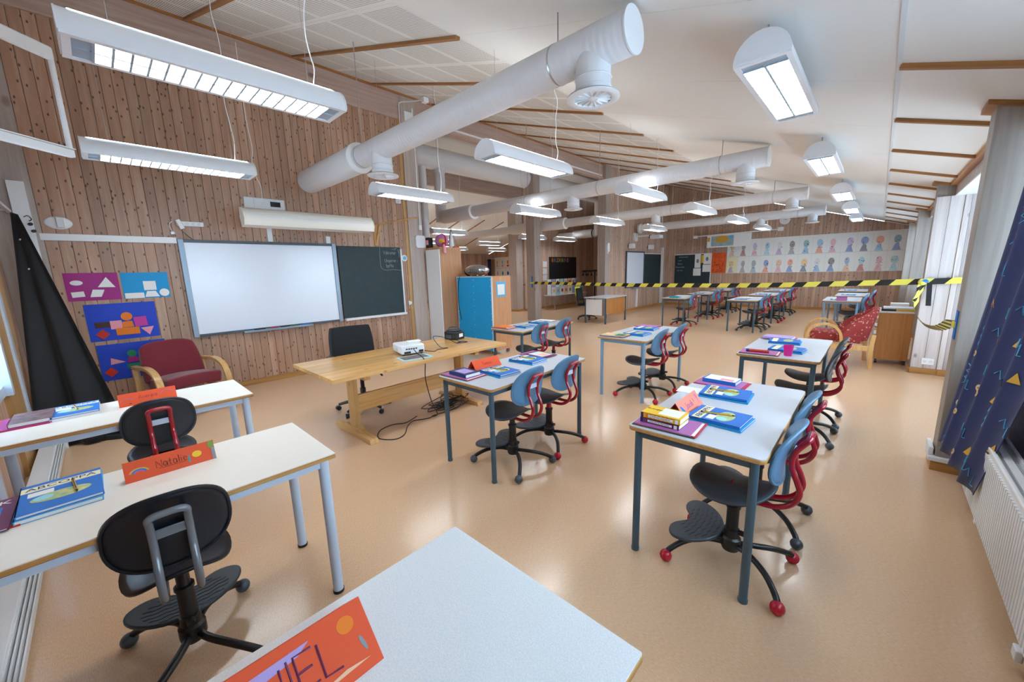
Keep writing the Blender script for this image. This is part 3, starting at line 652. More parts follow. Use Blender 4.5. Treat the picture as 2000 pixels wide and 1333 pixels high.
# ------------------------------------------------------------------ pupil chairs (column at the origin, pupil faces -x)
def polar(fx, nr=7, nt=36):
    m = MB(); m.v = [tuple(fx(0, 0))] + [tuple(fx(r / nr, 2 * PI * t_ / nt)) for r in range(1, nr + 1) for t_ in range(nt)]
    m.f = [(0, 1 + k, 1 + (k + 1) % nt) for k in range(nt)]
    for r in range(nr - 1):
        for k in range(nt):
            a = 1 + r * nt; m.f.append((a + k, a + nt + k, a + nt + (k + 1) % nt, a + (k + 1) % nt))
    return m
def sgnpow(v, p): return math.copysign(abs(v) ** p, v)
def seat_fn(r, th):
    u, v = sgnpow(math.cos(th), .85) * r, sgnpow(math.sin(th), .8) * r
    return (-.015 + .192 * u, .172 * v * (1 - .12 * u), .455 + .045 * max(-u, 0) ** 2 * 0 + .03 * u * u - .035 * v * v * (1 + .4 * u) + .012 * u)
def back_fn(r, th):
    u, v = sgnpow(math.cos(th), .8) * r, sgnpow(math.sin(th), .8) * r       # u across (y), v up
    return (.198 + .034 * v - .03 * u * u + .024 * v * v, .172 * u * (1 - .05 * v), .695 + .148 * v)
def make_chair(label, back='blue_shell', seat='grey_seat', tube='red_tube', ball='red_ball', leg='black_plastic'):
    t = thing('pupil_chair', label, 'chair', group='pupil chairs with foot plates')
    for sx, sy in ((-1, -1), (-1, 1), (1, -1), (1, 1)):
        dx, dy = (.255 if sx < 0 else .245) * sx, .205 * sy
        P = smooth_path([(.012 * sx, .01 * sy, .115), (.38 * dx, .22 * dy, .118), (.72 * dx, .55 * dy, .10), (.95 * dx, .88 * dy, .062), (dx, dy, .034)], 5)
        l = MB().tube(P, .0145, 10).build('leg', leg, t, smooth=True)
        MB().ball((dx, dy, .031), .031, 16).build('foot', ball, l, smooth=True)
    MB().lathe([(0, .085), (.04, .085), (.046, .10), (.046, .15), (.036, .16), (.036, .20), (0, .20)], 20).build('hub', leg, t, smooth=True)
    MB().lathe([(.029, .15), (.029, .32), (.034, .322), (.034, .335), (.029, .337)], 18).build('column', leg, t, smooth=True)
    MB().lathe([(.0225, .3), (.0225, .46)], 16).build('column_tube', tube if tube == 'red_tube' and ball == 'red_ball' else leg, t, smooth=True)
    MB().lathe([(.014, 0), (.014, .03), (0, .03)], 12, (.03, 0, .19), axis='x').build('clamp_knob', leg, t, smooth=True)
    MB().box(-.18, -.02, -.012, .012, .130, .150).build('plate_arm', leg, t, bevel=.003)
    MB().box(-.15, -.0, -.035, -.02, .125, .149).build('plate_arm', leg, t, bevel=.003)
    def bean(k):
        th = 2 * PI * k / 44; c, s_ = math.cos(th), math.sin(th)
        rx = .12 * c; x = -.16 + rx; y = .205 * s_
        if c < 0: x += .075 * math.exp(-(s_ / .38) ** 2) * abs(c)
        return (x - .03 * s_ * s_ * 0 - .045 * (s_ * s_), y)
    fp = MB().prism([bean(k) for k in range(44)], .150, .168, 'xy').build('foot_plate', 'charcoal_shell' if back == 'black_shell' else seat, t, bevel=.005)
    ri = MB()
    for k in range(7):
        x = -.21 + .024 * k; h = .15 - .006 * (k - 3) ** 2
        ri.tube([(x - .9 * (h * j / 8) ** 2 + .004 * math.sin(j * 1.9), h * j / 8, .1685) for j in range(-8, 9)], .0022, 4)
    ri.build('grip_ribs', 'charcoal_shell', fp)
    polar(seat_fn).build('seat', seat, t, smooth=True, solid=.010)
    MB().box(-.08, .09, -.05, .05, .432, .45).build('seat_bracket', leg, t, bevel=.004)
    bk = polar(back_fn).build('backrest', back, t, smooth=True, solid=.014)
    rim_pts = []
    for k in range(48):
        p = back_fn(1, 2 * PI * k / 48); rim_pts.append((p[0] + .003, p[1], p[2]))
    MB().tube(rim_pts, .0075, 6, closed=True).build('rim', back, bk, smooth=True)
    side = [(.02, .05, .425), (.10, .05, .418), (.18, .05, .425), (.24, .05, .462), (.265, .05, .52), (.252, .05, .575), (.23, .05, .625), (.224, .05, .675), (.236, .05, .72), (.258, .05, .755), (.272, .05, .775)]
    P = side + [(.278, .044, .785), (.28, .03, .79), (.28, 0, .791)]
    P = P + [(x, -y, z) for x, y, z in P[::-1][1:]]
    MB().tube(smooth_path(P, 5), .0125, 12).build('back_tube', tube, t, smooth=True)
    MB().box(.222, .230, -.05, .05, .68, .715).build('cross_plate', 'pale_metal' if tube != 'grey_tube' else 'grey_tube', t, bevel=.003)
    return t
DESC = {'R': 'the desk beside the radiator', 'M': 'the desk facing the pine table', 'D3': 'the light blue legged desk', 'L1': 'the cream desk by the red armchair', 'L2': 'the cream desk nearest the camera',
        'D3L': 'the desk by the blue cabinet', 'D4': 'the desk with the pink cup', 'near': 'the speckled desk at the bottom edge',
        'F1': 'the first far desk by the far whiteboard', 'F2': 'the second far desk by the far whiteboard', 'F3': 'the rear far desk by the chalkboard',
        'F4': 'the front far desk in the middle row', 'F5': 'the second far desk in the middle row', 'F6': 'the rear far desk in the middle row',
        'F7': 'the far desk with the purple box', 'F8': 'the second far desk by the windows', 'F9': 'the rear far desk by the windows'}
red = make_chair('nearer blue backed chair with red feet at ' + DESC['R']); red.location = (-.425, 2.075, 0)
grey = make_chair('farther blue backed chair with grey feet at ' + DESC['R'], ball='grey_ball'); grey.location = (-.425, 2.62, 0)
dup(grey, 'nearer blue backed chair with grey feet at ' + DESC['M'], (-2.035, 2.13, 0))
dup(red, 'farther blue backed chair with red feet at ' + DESC['M'], (-2.035, 2.61, 0))
dup(red, 'nearer chair with red feet at ' + DESC['D3'], (-1.96, 4.37, 0)); dup(red, 'farther chair with red feet at ' + DESC['D3'], (-1.95, 4.93, 0))
dup(red, 'nearer chair with a red column at ' + DESC['D3L'], (-3.53, 4.12, 0)); dup(red, 'farther chair with a red column at ' + DESC['D3L'], (-3.53, 4.66, 0))
dk = make_chair('nearer dark chair with black feet at ' + DESC['D4'], 'charcoal_shell', 'grey_seat', 'red_tube', 'grey_ball'); dk.location = (-.40, 4.20, 0)
dup(dk, 'farther dark chair with black feet at ' + DESC['D4'], (-.40, 4.72, 0))
l1 = make_chair('charcoal chair with chipped red tube at ' + DESC['L1'], 'charcoal_shell', 'charcoal_shell', 'red_tube', 'grey_ball'); l1.location = (-3.36, .15, 0)
l2 = make_chair('large black chair with a grey tube at ' + DESC['L2'], 'black_shell', 'black_shell', 'grey_tube', 'grey_ball'); l2.location = (-1.93, .065, 0); l2.rotation_euler = (0, 0, -.05)

# ------------------------------------------------------------------ desks
def make_desk(label, wx, ly, h, metal, lam, legr=.019, group='two seat school desks', rad=.03):
    """origin at the near left corner (min x, min y) on the floor"""
    t = thing('school_desk', label, 'desk', group=group)
    top = MB().prism(rrect(0, wx, 0, ly, rad), h - .024, h - .003, 'xy').build('tabletop', 'desk_edge', t, bevel=.004)
    MB().prism(rrect(.002, wx - .002, .002, ly - .002, rad - .002), h - .004, h, 'xy').build('laminate', lam, top)
    for a, b in ((.045, .045), (wx - .045, .045), (.045, ly - .045), (wx - .045, ly - .045)):
        l = MB().lathe([(legr, .012), (legr, h - .024)], 18, (a, b, 0)).build('leg', metal, t, smooth=True)
        MB().lathe([(0, 0), (legr + .002, 0), (legr + .003, .014), (0, .014)], 16, (a, b, 0)).build('foot_cap', 'black_rubber' if lam == 'cream_laminate' else metal, l, smooth=True)
    for x in (.045, wx - .045): MB().box(x - .013, x + .013, .06, ly - .06, h - .064, h - .024).build('rail', metal, t)
    for y in (.045, ly - .045): MB().box(.06, wx - .06, y - .013, y + .013, h - .064, h - .024).build('rail', metal, t)
    return t
DK = {'R': (-.885, 1.80), 'M': (-2.51, 1.77), 'D3': (-2.43, 4.08), 'D3L': (-4.04, 3.82), 'D4': (-.90, 3.98), 'F1': (-4.12, 10.1), 'F2': (-4.08, 11.9), 'F3': (-4.06, 13.8),
      'F4': (-2.55, 10.05), 'F5': (-2.52, 11.9), 'F6': (-2.53, 13.8), 'F7': (-.84, 10.6), 'F8': (-.74, 12.2), 'F9': (-.80, 14.2), 'L1': (-3.775, -.55), 'L2': (-2.35, -.56), 'near': (-.925, -.53)}
DZT = .737
d0 = make_desk('grey topped two seat school desk standing beside the radiator', .62, 1.22, DZT, 'slate_metal', 'grey_laminate'); d0.location = (*DK['R'], 0)
dup(d0, 'grey topped two seat school desk in front of the pine table', (*DK['M'], 0))
dup(d0, 'pale topped school desk with light blue legs in mid floor', (*DK['D3'], 0), mats={'slate_metal': 'lightblue_metal'})
dup(d0, 'grey topped school desk beside the blue cabinet', (*DK['D3L'], 0))
dup(d0, 'grey topped school desk holding the pink cup', (*DK['D4'], 0))
for k, s in (('F1', 'first'), ('F2', 'second'), ('F3', 'rearmost')): dup(d0, '%s far school desk in the row by the far whiteboard' % s, (*DK[k], 0))
for k, s in (('F4', 'first'), ('F5', 'second'), ('F6', 'rearmost')): dup(d0, '%s far school desk in the middle row past the tape' % s, (*DK[k], 0))
dup(d0, 'far school desk with a purple box, past the tape by the windows', (*DK['F7'], 0), mats={'slate_metal': 'lightblue_metal'})
dup(d0, 'second far school desk by the windows past the tape', (*DK['F8'], 0), mats={'slate_metal': 'lightblue_metal'}); dup(d0, 'rearmost far school desk by the windows past the tape', (*DK['F9'], 0))
dc = make_desk('cream topped desk with pale blue legs nearest the red armchair', .585, 1.21, DZT, 'pale_metal', 'cream_laminate', .0235, 'cream school desks', .005); dc.location = (*DK['L1'], 0)
dup(dc, 'cream topped desk with pale blue legs in front of the black chair', (*DK['L2'], 0))
dn = make_desk('white speckled desk at the bottom edge of the view', .64, 1.215, DZT, 'slate_metal', 'speckle_laminate', .019, 'speckled desks', .006); dn.location = (*DK['near'], 0)
# far chairs
far = [('F1', .42, 1, 1), ('F2', .35, 0, 2), ('F3', .35, 0, 2), ('F4', .38, 0, 2), ('F5', .38, 0, 2), ('F6', .38, 0, 2), ('F7', .38, 0, 2), ('F8', .38, 0, 2)]
for k, o, isred, n_ in far:
    for j in range(n_):
        dup(red if k in ('F1', 'F2', 'F5') else grey, '%s chair at %s' % (('nearer', 'farther')[j] if n_ > 1 else 'single', DESC[k]), (DK[k][0] + .47, DK[k][1] + o + .5 * j, 0), group='far pupil chairs')

# ------------------------------------------------------------------ pine teacher table and what lies on it
t = thing('pine_table', 'long pine trestle table in front of the whiteboard', 'table', (-3.67, 2.25, 0))
TT = .70
for k in range(6):
    a = -.475 + .95 * k / 6
    MB().box(a + .0008, a + .1575, -1.03, 1.03, TT - .034, TT).build('plank', 'table_pine', t, bevel=.0025)
for y in (-.69, .64):
    MB().hexa([(-.37, y - .045, 0), (.41, y - .045, 0), (.41, y + .045, 0), (-.37, y + .045, 0), (-.33, y - .04, .05), (.39, y - .04, .045), (.39, y + .04, .045), (-.33, y + .04, .05)]).build('foot', 'table_pine_x', t, bevel=.004)
    MB().prism([(-.2, .05), (.2, .05), (.12, .085), (-.12, .085)], y - .04, y + .04, 'xz').build('foot_block', 'table_pine_x', t, bevel=.003)
    MB().box(-.03, .10, y - .025, y + .025, .08, TT - .09).build('upright', 'table_pine_z', t, bevel=.003)
    MB().box(-.34, .38, y - .03, y + .03, TT - .092, TT - .034).build('bearer', 'table_pine_x', t, bevel=.004)
MB().box(.02, .05, -.67, .62, .22, .39).build('stretcher', 'table_pine', t, bevel=.003)
t = thing('projector', 'white data projector standing on the pine table', 'projector', (-3.66, 2.23, TT + .004), -.22)
MB().box(-.15, .15, -.125, .125, .012, .105).build('body', 'white_gloss', t, bevel=.014, seg=3)
MB().box(-.148, .148, -.127, .127, .058, .062).build('seam', 'paper_grey', t)
for k in range(5): MB().box(.1505, .153, -.08 + .026 * k, -.062 + .026 * k, .06, .072).build('port', 'p_black', t)
MB().box(.1505, .153, -.1, -.03, .02, .04).build('port', 'p_black', t); MB().box(.1505, .153, .06, .11, .02, .045).build('label_plate', 'p_black', t)
for k in range(8): MB().box(-.1 + .016 * k, -.092 + .016 * k, -.1285, -.126, .03, .09).build('vent', 'paper_grey', t)
MB().box(-.06, .02, .0, .14, .106, .122).build('remote', 'paper', t, bevel=.004)
for a, b in ((.12, -.1), (.12, .1), (-.12, 0)): MB().lathe([(.012, 0), (.012, .014), (0, .014)], 10, (a, b, 0)).build('foot', 'black_rubber', t)
t = thing('booklet', 'colourful booklet lying under the white projector', 'booklet', (-3.40, 2.14, TT), -.15)
MB().box(-.105, .105, -.16, .16, 0, .003).build('cover', 'p_aqua', t); MB().box(-.08, .07, -.14, .13, .003, .0035).build('picture', 'brown_cover', t)
t = thing('radio', 'black portable device with a handle on the pine table corner', 'device', (-3.96, 3.10, TT), .15)
MB().prism(rrect(-.11, .11, -.10, .10, .05), 0, .10, 'xy').build('body', 'black_plastic', t, bevel=.012)
MB().prism(rrect(-.085, .085, -.08, .08, .04), .10, .118, 'xy').build('lid', 'charcoal_shell', t, bevel=.008)
MB().tube(smooth_path([(-.06, -.05, .11), (-.05, -.02, .145), (.02, .03, .15), (.07, .05, .11)], 5), .008, 8).build('handle', 'grey_ball', t, smooth=True)
MB().box(.112, .114, -.03, .04, .03, .075).build('label_plate', 'paper', t)
MB().box(-.05, .05, -.106, -.102, .02, .06).build('grille', 'board_dark', t)
t = thing('marker_pen', 'blue marker pen lying on the pine table', 'pen', (-3.66, 2.93, TT + .009), .5)
MB().tube([(0, -.05, 0), (0, .04, 0)], .008, 10).build('barrel', 'p_navy', t, smooth=True); MB().tube([(0, .04, 0), (0, .065, 0)], .009, 10).build('cap', 'p_blue', t, smooth=True)
tag(MB().tube(smooth_path([(-3.86, 3.02, TT + .03), (-3.74, 2.99, TT + .006), (-3.62, 3.03, TT + .006), (-3.66, 2.90, TT + .006), (-3.85, 2.86, TT + .06), (-3.86, 2.70, TT + .09), (-3.62, 2.62, TT + .006), (-3.50, 2.64, TT + .006), (-3.52, 2.52, TT + .006), (-3.46, 2.42, TT + .008), (-3.495, 2.32, TT + .03)], 8), .004, 6).build('power_cable', 'black_cable', smooth=True), 'black cable on the pine table linking the device and projector', 'cable')
pts = [(-3.50, 2.19, TT + .07), (-3.36, 2.14, TT + .05), (-3.23, 2.14, TT - .01), (-3.24, 2.14, .5), (-3.25, 2.2, .25), (-3.3, 2.3, .06), (-3.42, 2.32, .008)]
for k in range(34):
    a = k * 1.13 * 2; r = .13 + .05 * math.sin(k * 1.7)
    pts.append((-3.55 + r * math.cos(a) + .05 * math.sin(k * .9), 2.62 + (r * 1.5) * math.sin(a) + .05 * math.cos(k * .8), .008 + .0035 * k * (.6 + .4 * math.sin(k * 2.0))))
tag(MB().tube(smooth_path(pts, 5), .0048, 6).build('extension_cable', 'black_cable', smooth=True), 'black cable hanging from the projector into a tangled heap', 'cable')
tag(MB().tube(smooth_path([(-3.42, 2.36, .006), (-3.40, 2.24, .006), (-3.46, 2.1, .006), (-3.38, 1.98, .006), (-3.22, 1.84, .006), (-3.20, 1.72, .006), (-3.34, 1.64, .006), (-3.50, 1.74, .006), (-3.54, 1.9, .006), (-3.48, 2.02, .006), (-3.55, 2.2, .006)], 8), .0048, 6).build('extension_cable', 'black_cable', smooth=True), 'black cable lying in a loop on the floor under the table', 'cable')

# ------------------------------------------------------------------ office chairs
def office_chair(label, loc, rz, vest=False):
    t = thing('office_chair', label, 'chair', loc, rz)
    for k in range(5):
        a = 2 * PI * k / 5 + .3; c, s_ = math.cos(a), math.sin(a)
        MB().tube([(.03 * c, .03 * s_, .115), (.15 * c, .15 * s_, .105), (.29 * c, .29 * s_, .07)], [.026, .02, .015], 10).build('base_arm', 'black_plastic', t, smooth=True)
        w_ = MB().lathe([(0, -.02), (.027, -.02), (.027, .02), (0, .02)], 14, axis='y')
        w_.xf(Matrix.Translation((.30 * c, .30 * s_, .027)) @ Matrix.Rotation(a + .8, 4, 'Z')).build('caster', 'charcoal_shell', t, smooth=True)
    MB().lathe([(.032, .1), (.032, .26), (.022, .262), (.022, .42)], 16).build('gas_column', 'black_plastic', t, smooth=True)
    MB().box(-.10, .12, -.08, .08, .41, .445).build('mechanism', 'black_plastic', t, bevel=.01)
    MB().tube([(.0, .07, .42), (.02, .2, .41), (.0, .24, .36)], .012, 8).build('lever', 'black_plastic', t, smooth=True)
    MB().prism(rrect(-.24, .24, -.23, .23, .09), .445, .515, 'xy').build('seat_cushion', 'black_cloth', t, bevel=.025, seg=3)
    MB().tube([(-.08, 0, .43), (-.24, 0, .42), (-.28, 0, .52), (-.285, 0, .68)], .02, 8).build('back_bar', 'black_plastic', t, smooth=True)
    def bf(u, v):
        y = (u - .5) * .50 * (1 - .12 * v ** 4); z = .56 + .40 * v
        return (-.25 - .05 * v + .12 * (u - .5) ** 2 * 2, y, z)
    MB().grid(bf, 12, 8).build('backrest', 'black_cloth', t, smooth=True, solid=.05, bevel=.012)
    for s_ in (-1, 1):
        MB().tube([(.02, s_ * .2, .44), (.02, s_ * .29, .46), (.0, s_ * .29, .64)], .014, 8).build('arm_post', 'black_plastic', t, smooth=True)
        MB().box(-.13, .12, s_ * .29 - .035, s_ * .29 + .035, .64, .665).build('armrest', 'black_plastic', t, bevel=.01)
    if vest:
        def vf(u, v): 
            p = bf(u * .8 + .1, .35 + .72 * v); return (p[0] - .04 + .02 * math.sin(u * 9), p[1] * 1.05, p[2] + .01)
        MB().grid(vf, 10, 8).build('vest', mat('neon', '#dfe81a', .7), t, smooth=True, solid=.03)
    return t
office_chair('black office chair behind the pine table', (-4.25, 1.95, 0), -.12)
office_chair('black office chair with a neon yellow vest in the corridor', (-6.55, 10.35, 0), .25, True)
MB_ = None

# ------------------------------------------------------------------ armchairs
def strip(path, th, y0, y1):
    P = smooth_path([(a, 0, b) for a, b in path], 6); top, bot = [], []
    for i, p in enumerate(P):
        d = (P[min(i + 1, len(P) - 1)] - P[max(i - 1, 0)]).normalized(); n = Vector((-d.z, 0, d.x))
        top.append((p + n * th / 2)); bot.append((p - n * th / 2))
    m = MB(); N = len(P)
    m.v = [(q.x, y, q.z) for y in (y0, y1) for q in top] + [(q.x, y, q.z) for y in (y0, y1) for q in bot]
    for i in range(N - 1):
        m.f += [(i, i + 1, N + i + 1, N + i), (2 * N + i, 3 * N + i, 3 * N + i + 1, 2 * N + i + 1), (i, 2 * N + i, 2 * N + i + 1, i + 1), (N + i, N + i + 1, 3 * N + i + 1, 3 * N + i)]
    m.f += [(0, N, 3 * N, 2 * N), (N - 1, 3 * N - 1, 4 * N - 1, 2 * N - 1)]
    return m
t = thing('armchair', 'maroon upholstered armchair with bent beech arms by the pine wall', 'armchair', (-5.83, .55, 0), .22)
def cushion(t, name, m, x0, x1, y0, y1, fz, th, n=10):
    def f(u, v):
        return (x0 + (x1 - x0) * u, y0 + (y1 - y0) * v, fz(u, v))
    return MB().grid(f, n, n).build(name, m, t, smooth=True, solid=th, bevel=.02, seg=3)
cushion(t, 'seat_cushion', 'maroon', -.26, .33, -.255, .255, lambda u, v: .385 + .05 * u + .02 * math.sin(PI * v) - .02 * (u - .6) ** 2 * 3, .13)
def bk(u, v):
    yy = (u - .5) * 2
    return (-.20 - .16 * v + .03 * yy * yy + .012 * math.sin(PI * v), yy * (.285 - .035 * v ** 3), .40 + (.44 - .05 * yy ** 4) * v)
MB().grid(bk, 14, 12).build('back_cushion', 'maroon', t, smooth=True, solid=.10, bevel=.025, seg=3)
MB().tube(smooth_path([(-.235, -.07, .665), (-.24, 0, .655), (-.235, .07, .665)], 4), .008, 6).build('tuft_seam', 'maroon', t, smooth=True)
for s_ in (-1, 1):
    y0, y1 = sorted((s_ * .285, s_ * .345))
    strip([(-.33, 0), (-.31, .30), (-.33, .56)], .045, y0, y1).build('rear_leg', 'beech', t, smooth=True)
    strip([(-.36, .585), (-.22, .585), (.05, .60), (.24, .55), (.33, .42), (.345, .22), (.33, 0)], .032, y0, y1).build('arm', 'beech', t, smooth=True)
MB().box(-.28, .30, -.29, -.265, .27, .32).build('side_rail', 'beech', t); MB().box(-.28, .30, .265, .29, .27, .32).build('side_rail', 'beech', t)
def speckle_cloth():
    m = bpy.data.materials.new('speckle_red'); m.use_nodes = True; q = NT(m); b = q.n['Principled BSDF']
    tc = q.new('ShaderNodeTexCoord'); v = q.new('ShaderNodeTexVoronoi', inp={'Vector': tc.outputs['Object'], 'Scale': 24})
    q.l.new(q.ramp(v.outputs['Distance'], ((.22, '#e0a090'), (.30, '#9c3634'))), b.inputs['Base Color']); b.inputs['Roughness'].default_value = .85
    MATS['speckle_red'] = m
speckle_cloth()
t = thing('armchair', 'patterned red tub armchair with round beech arms by the roll cabinet', 'armchair', (-.36, 7.78, 0), PI + .12)
cushion(t, 'seat_cushion', 'speckle_red', -.24, .36, -.25, .25, lambda u, v: .40 + .05 * u + .015 * math.sin(PI * v), .12)
def tub(u, v):
    yy = (u - .5) * 2; top = .42 + .45 * math.sqrt(max(1 - .88 * yy * yy, 0))
    z = .37 + (top - .37) * v
    return (-.30 + .36 * abs(yy) ** 2.4 - .10 * v, yy * (.27 + .03 * v), z)
MB().grid(tub, 18, 10).build('tub_back', 'speckle_red', t, smooth=True, solid=.06, bevel=.02)
for s_ in (-1, 1):
    y0, y1 = sorted((s_ * .30, s_ * .345))
    hoop = [(.40 , .0), (.41, .30)] + [(.20 + .205 * math.cos(a), .42 + .21 * math.sin(a)) for a in [PI * k / 8 for k in range(9)]] + [(-.01, .33)]
    strip(hoop, .035, y0, y1).build('hoop_arm', 'beech', t, smooth=True)
    strip([(-.36, 0), (-.345, .25), (-.36, .50)], .05, y0, y1).build('rear_leg', 'beech', t, smooth=True)
    MB().box(-.36, .40, y0 + .01, y1 - .01, .26, .335).build('side_rail', 'beech', t, bevel=.004)

# ------------------------------------------------------------------ curtains
def drape(u, v):
    top = Vector((-6.43, -.47, 2.27)).lerp(Vector((-6.33, -.42, 2.24)), u)
    bot = Vector((-5.50, -.57, .012)).lerp(Vector((-5.42, .06, .012)), u)
    p = top.lerp(bot, v); a = .055 * v * math.sin(u * 13 + v * .8)
    return (p.x + a * .8 + .10 * math.sin(PI * v) * (1 - u) * .4, p.y - a * .5, p.z)
t = thing('black_curtain', 'black blackout curtain hanging slanted from its rail to the floor', 'curtain', (0, 0, 0))
MB().grid(drape, 48, 30).build('cloth', 'black_cloth', t, smooth=True, solid=.004)
MB().tube(smooth_path([(-5.98, -.42, .015), (-5.75, -.40, .02), (-5.5, -.18, .02), (-5.32, .1, .015)], 4), .03, 8).build('hem', 'black_cloth', t, smooth=True)
for v in (.12, .25): MB().lathe([(.012, 0), (.008, .004)], 12, drape(.35, v), axis='x').build('eyelet', 'steel', t)
t = thing('curtain_rail', 'white curtain rail along the near window', 'curtain rail', (0, 0, 0))
MB().box(-6.55, -1.0, -.50, -.47, 2.27, 2.30).build('rail', 'white_gloss', t)
for x in (-6.4, -3.6, -1.2): MB().box(x - .015, x + .015, -.62, -.47, 2.275, 2.295).build('rail_bracket', 'white_gloss', t)
t = thing('hook_strip', 'black cable grommets on the white trunking beside the curtain', 'hooks', (-6.553, -.37, 2.17))
for y, z in ((0, 0), (.012, -.07)):
    MB().tube([(0, y, z), (.035, y + .01, z)], .016, 10).build('grommet', 'black_rubber', t, smooth=True)
MB().tube(smooth_path([(.01, -.03, .07), (.015, 0, .085), (.012, .02, .05), (.01, .0, .03)], 5), .004, 6).build('loop', 'black_cable', t)
def bc(u, v):
    z = 2.32 - v * 2.05
    top = Vector((.625, 3.92)).lerp(Vector((.72, 2.9)), u); bot = Vector((.450, 3.93)).lerp(Vector((.482, 3.12)), u)
    k = v ** 1.3; p = top.lerp(bot, k); w_ = .035 * (1 - .45 * v)
    return Vector((p.x + w_ * math.sin(u * 21) - .02 * (1 - u), p.y + .02 * math.cos(u * 21), z))
t = thing('patterned_curtain', 'navy curtain with zigzags and triangles beside the nearest post', 'curtain', (0, 0, 0))
MB().grid(lambda u, v: tuple(bc(u, v)), 70, 30).build('cloth', 'navy_cloth', t, smooth=True, solid=.003)
mat('p_sand', '#cfc08a', .7); rnd = random.Random(5); 
def on_c(u, v, off=.004):
    u = min(max(u, 0), 1); v = min(max(v, 0), 1); p = bc(u, v); a = bc(min(u + .01, 1), v) - bc(max(u - .01, 0), v); b = bc(u, min(v + .01, 1)) - bc(u, max(v - .01, 0))
    n = a.cross(b).normalized()
    if n.x > 0: n = -n
    return tuple(p + n * off)
for i in range(7):
    for j in range(11):
        u = (i + .25 + .5 * rnd.random()) / 7; v = (j + .2 + .6 * rnd.random()) / 11; kind = (i * 3 + j * 2 + rnd.randrange(2)) % 4
        if kind in (0, 3):
            P = [on_c(u + (.022 if q % 2 else -.022), v - .03 + .011 * q) for q in range(7)] if kind == 0 else [on_c(u + dx_, v + dv) for dx_, dv in ((-.04, 0), (-.015, -.012), (0, .012), (.03, 0), (.03, .03), (.055, .03))]
            MB().tube(P, .0028, 4).build('printed_zigzag', 'p_skyblue', t, fix=False)
        elif kind == 1:
            c = [on_c(u, v - .016, .005), on_c(u + .035, v + .012, .005), on_c(u - .035, v + .012, .005)]; MB().add(c, [(0, 1, 2)]).build('printed_triangle', 'p_gold', t, fix=False)
            MB().add([on_c(u + .008 * math.cos(q), v + .002 + .004 * math.sin(q), .006) for q in (0, 1.5, 3, 4.5)], [(0, 1, 2, 3)]).build('printed_dot', 'p_red', t, fix=False)
        else:
            MB().add([on_c(u + .02 * math.cos(2 * PI * q / 12), v + .010 * math.sin(2 * PI * q / 12), .005) for q in range(12)], [tuple(range(12))]).build('printed_circle', 'p_sand', t, fix=False)
            MB().add([on_c(u + .007 * math.cos(q), v + .004 * math.sin(q), .006) for q in (0, 1.5, 3, 4.5)], [(0, 1, 2, 3)]).build('printed_dot', 'p_red', t, fix=False)
def farcurtain(label, y0, y1, x):
    t = thing('patterned_curtain', label, 'curtain', (0, 0, 0))
    f = lambda u, v: (x + .03 * math.sin(u * 25), y0 + (y1 - y0) * u, 2.33 - 1.85 * v)
    MB().grid(f, 40, 8).build('cloth', 'navy_cloth', t, smooth=True, solid=.003)
    d = MB()
    for k in range(26):
        u, v = rnd.random(), rnd.random(); p = f(u, v); d.ball((p[0] - .008, p[1], p[2]), .02, 8, .3, 1, 1)
    o = d.build('printed_dots', 'p_gold', t); o['kind'] = 'stuff'
farcurtain('navy patterned curtain behind the second window post', 8.0, 8.7, .62); farcurtain('navy patterned curtain behind the third window post', 11.5, 12.0, .62)

# ------------------------------------------------------------------ radiator, convector
t = thing('radiator', 'long white ribbed panel radiator under the nearest window', 'radiator', (.53, 1.2, .10))
RL, RH = 2.45, .44
n = 74; rib = MB()
for k in range(n):
    y = RL * (k + .5) / n; hw = RL / n * .30
    rib.prism([(y - hw * 1.4, .0), (y - hw, -.009), (y + hw, -.009), (y + hw * 1.4, .0)], .03, RH - .035, 'yz')
    rib_v = rib.v[-8:]; rib.v[-8:] = [(b, a, z) for z, a, b in rib_v]
MB().box(0, .012, 0, RL, 0, RH).build('front_panel', 'white_gloss', t, bevel=.003)
rib.build('ribs', 'white_gloss', t)
MB().box(.085, .10, 0, RL, 0, RH).build('rear_panel', 'white_gloss', t, bevel=.003)
MB().box(-.004, .016, -.004, RL + .004, RH - .018, RH + .004).build('top_bead', 'white_gloss', t, bevel=.006)
fin = MB()
for k in range(150): fin.box(.02, .085, RL * k / 150, RL * k / 150 + .004, .03, RH - .02)
fin.build('convector_fins', 'white_metal', t); MB().box(.035, .065, 0, RL, RH - .02, RH - .012).build('top_grille', 'white_metal', t)
for y in (.3, RL - .3): MB().box(.03, .07, y - .02, y + .02, -.10, .03).build('foot', 'white_gloss', t)
MB().box(-.012, .01, .95, 1.0, -.05, -.005).build('valve_clip', 'white_gloss', t, bevel=.004)
tag(MB().box(.665, .68, -.6, 4.07, .0, .88).build('lower_panel', 'whitewash_board'), 'wooden panel below the nearest window behind the radiator', 'panel')
t = thing('floor_convector', 'white finned floor convector along the near wall under the cream desks', 'convector', (-5.5, -.56, 0))
MB().box(0, 3.6, .0, .10, .02, .11).build('casing', 'white_metal', t, bevel=.004)
for k in range(4): MB().box(0, 3.6, .10 + .012 * k, .106 + .012 * k, .03, .10 - .012 * k).build('fin', 'white_metal', t)
for x in (.02, 1.8, 3.5): MB().box(x, x + .03, .0, .15, 0, .02).build('foot', 'white_metal', t)
MB().box(-.03, .03, .0, .16, .0, .15).build('end_cover', 'white_gloss', t, bevel=.004)
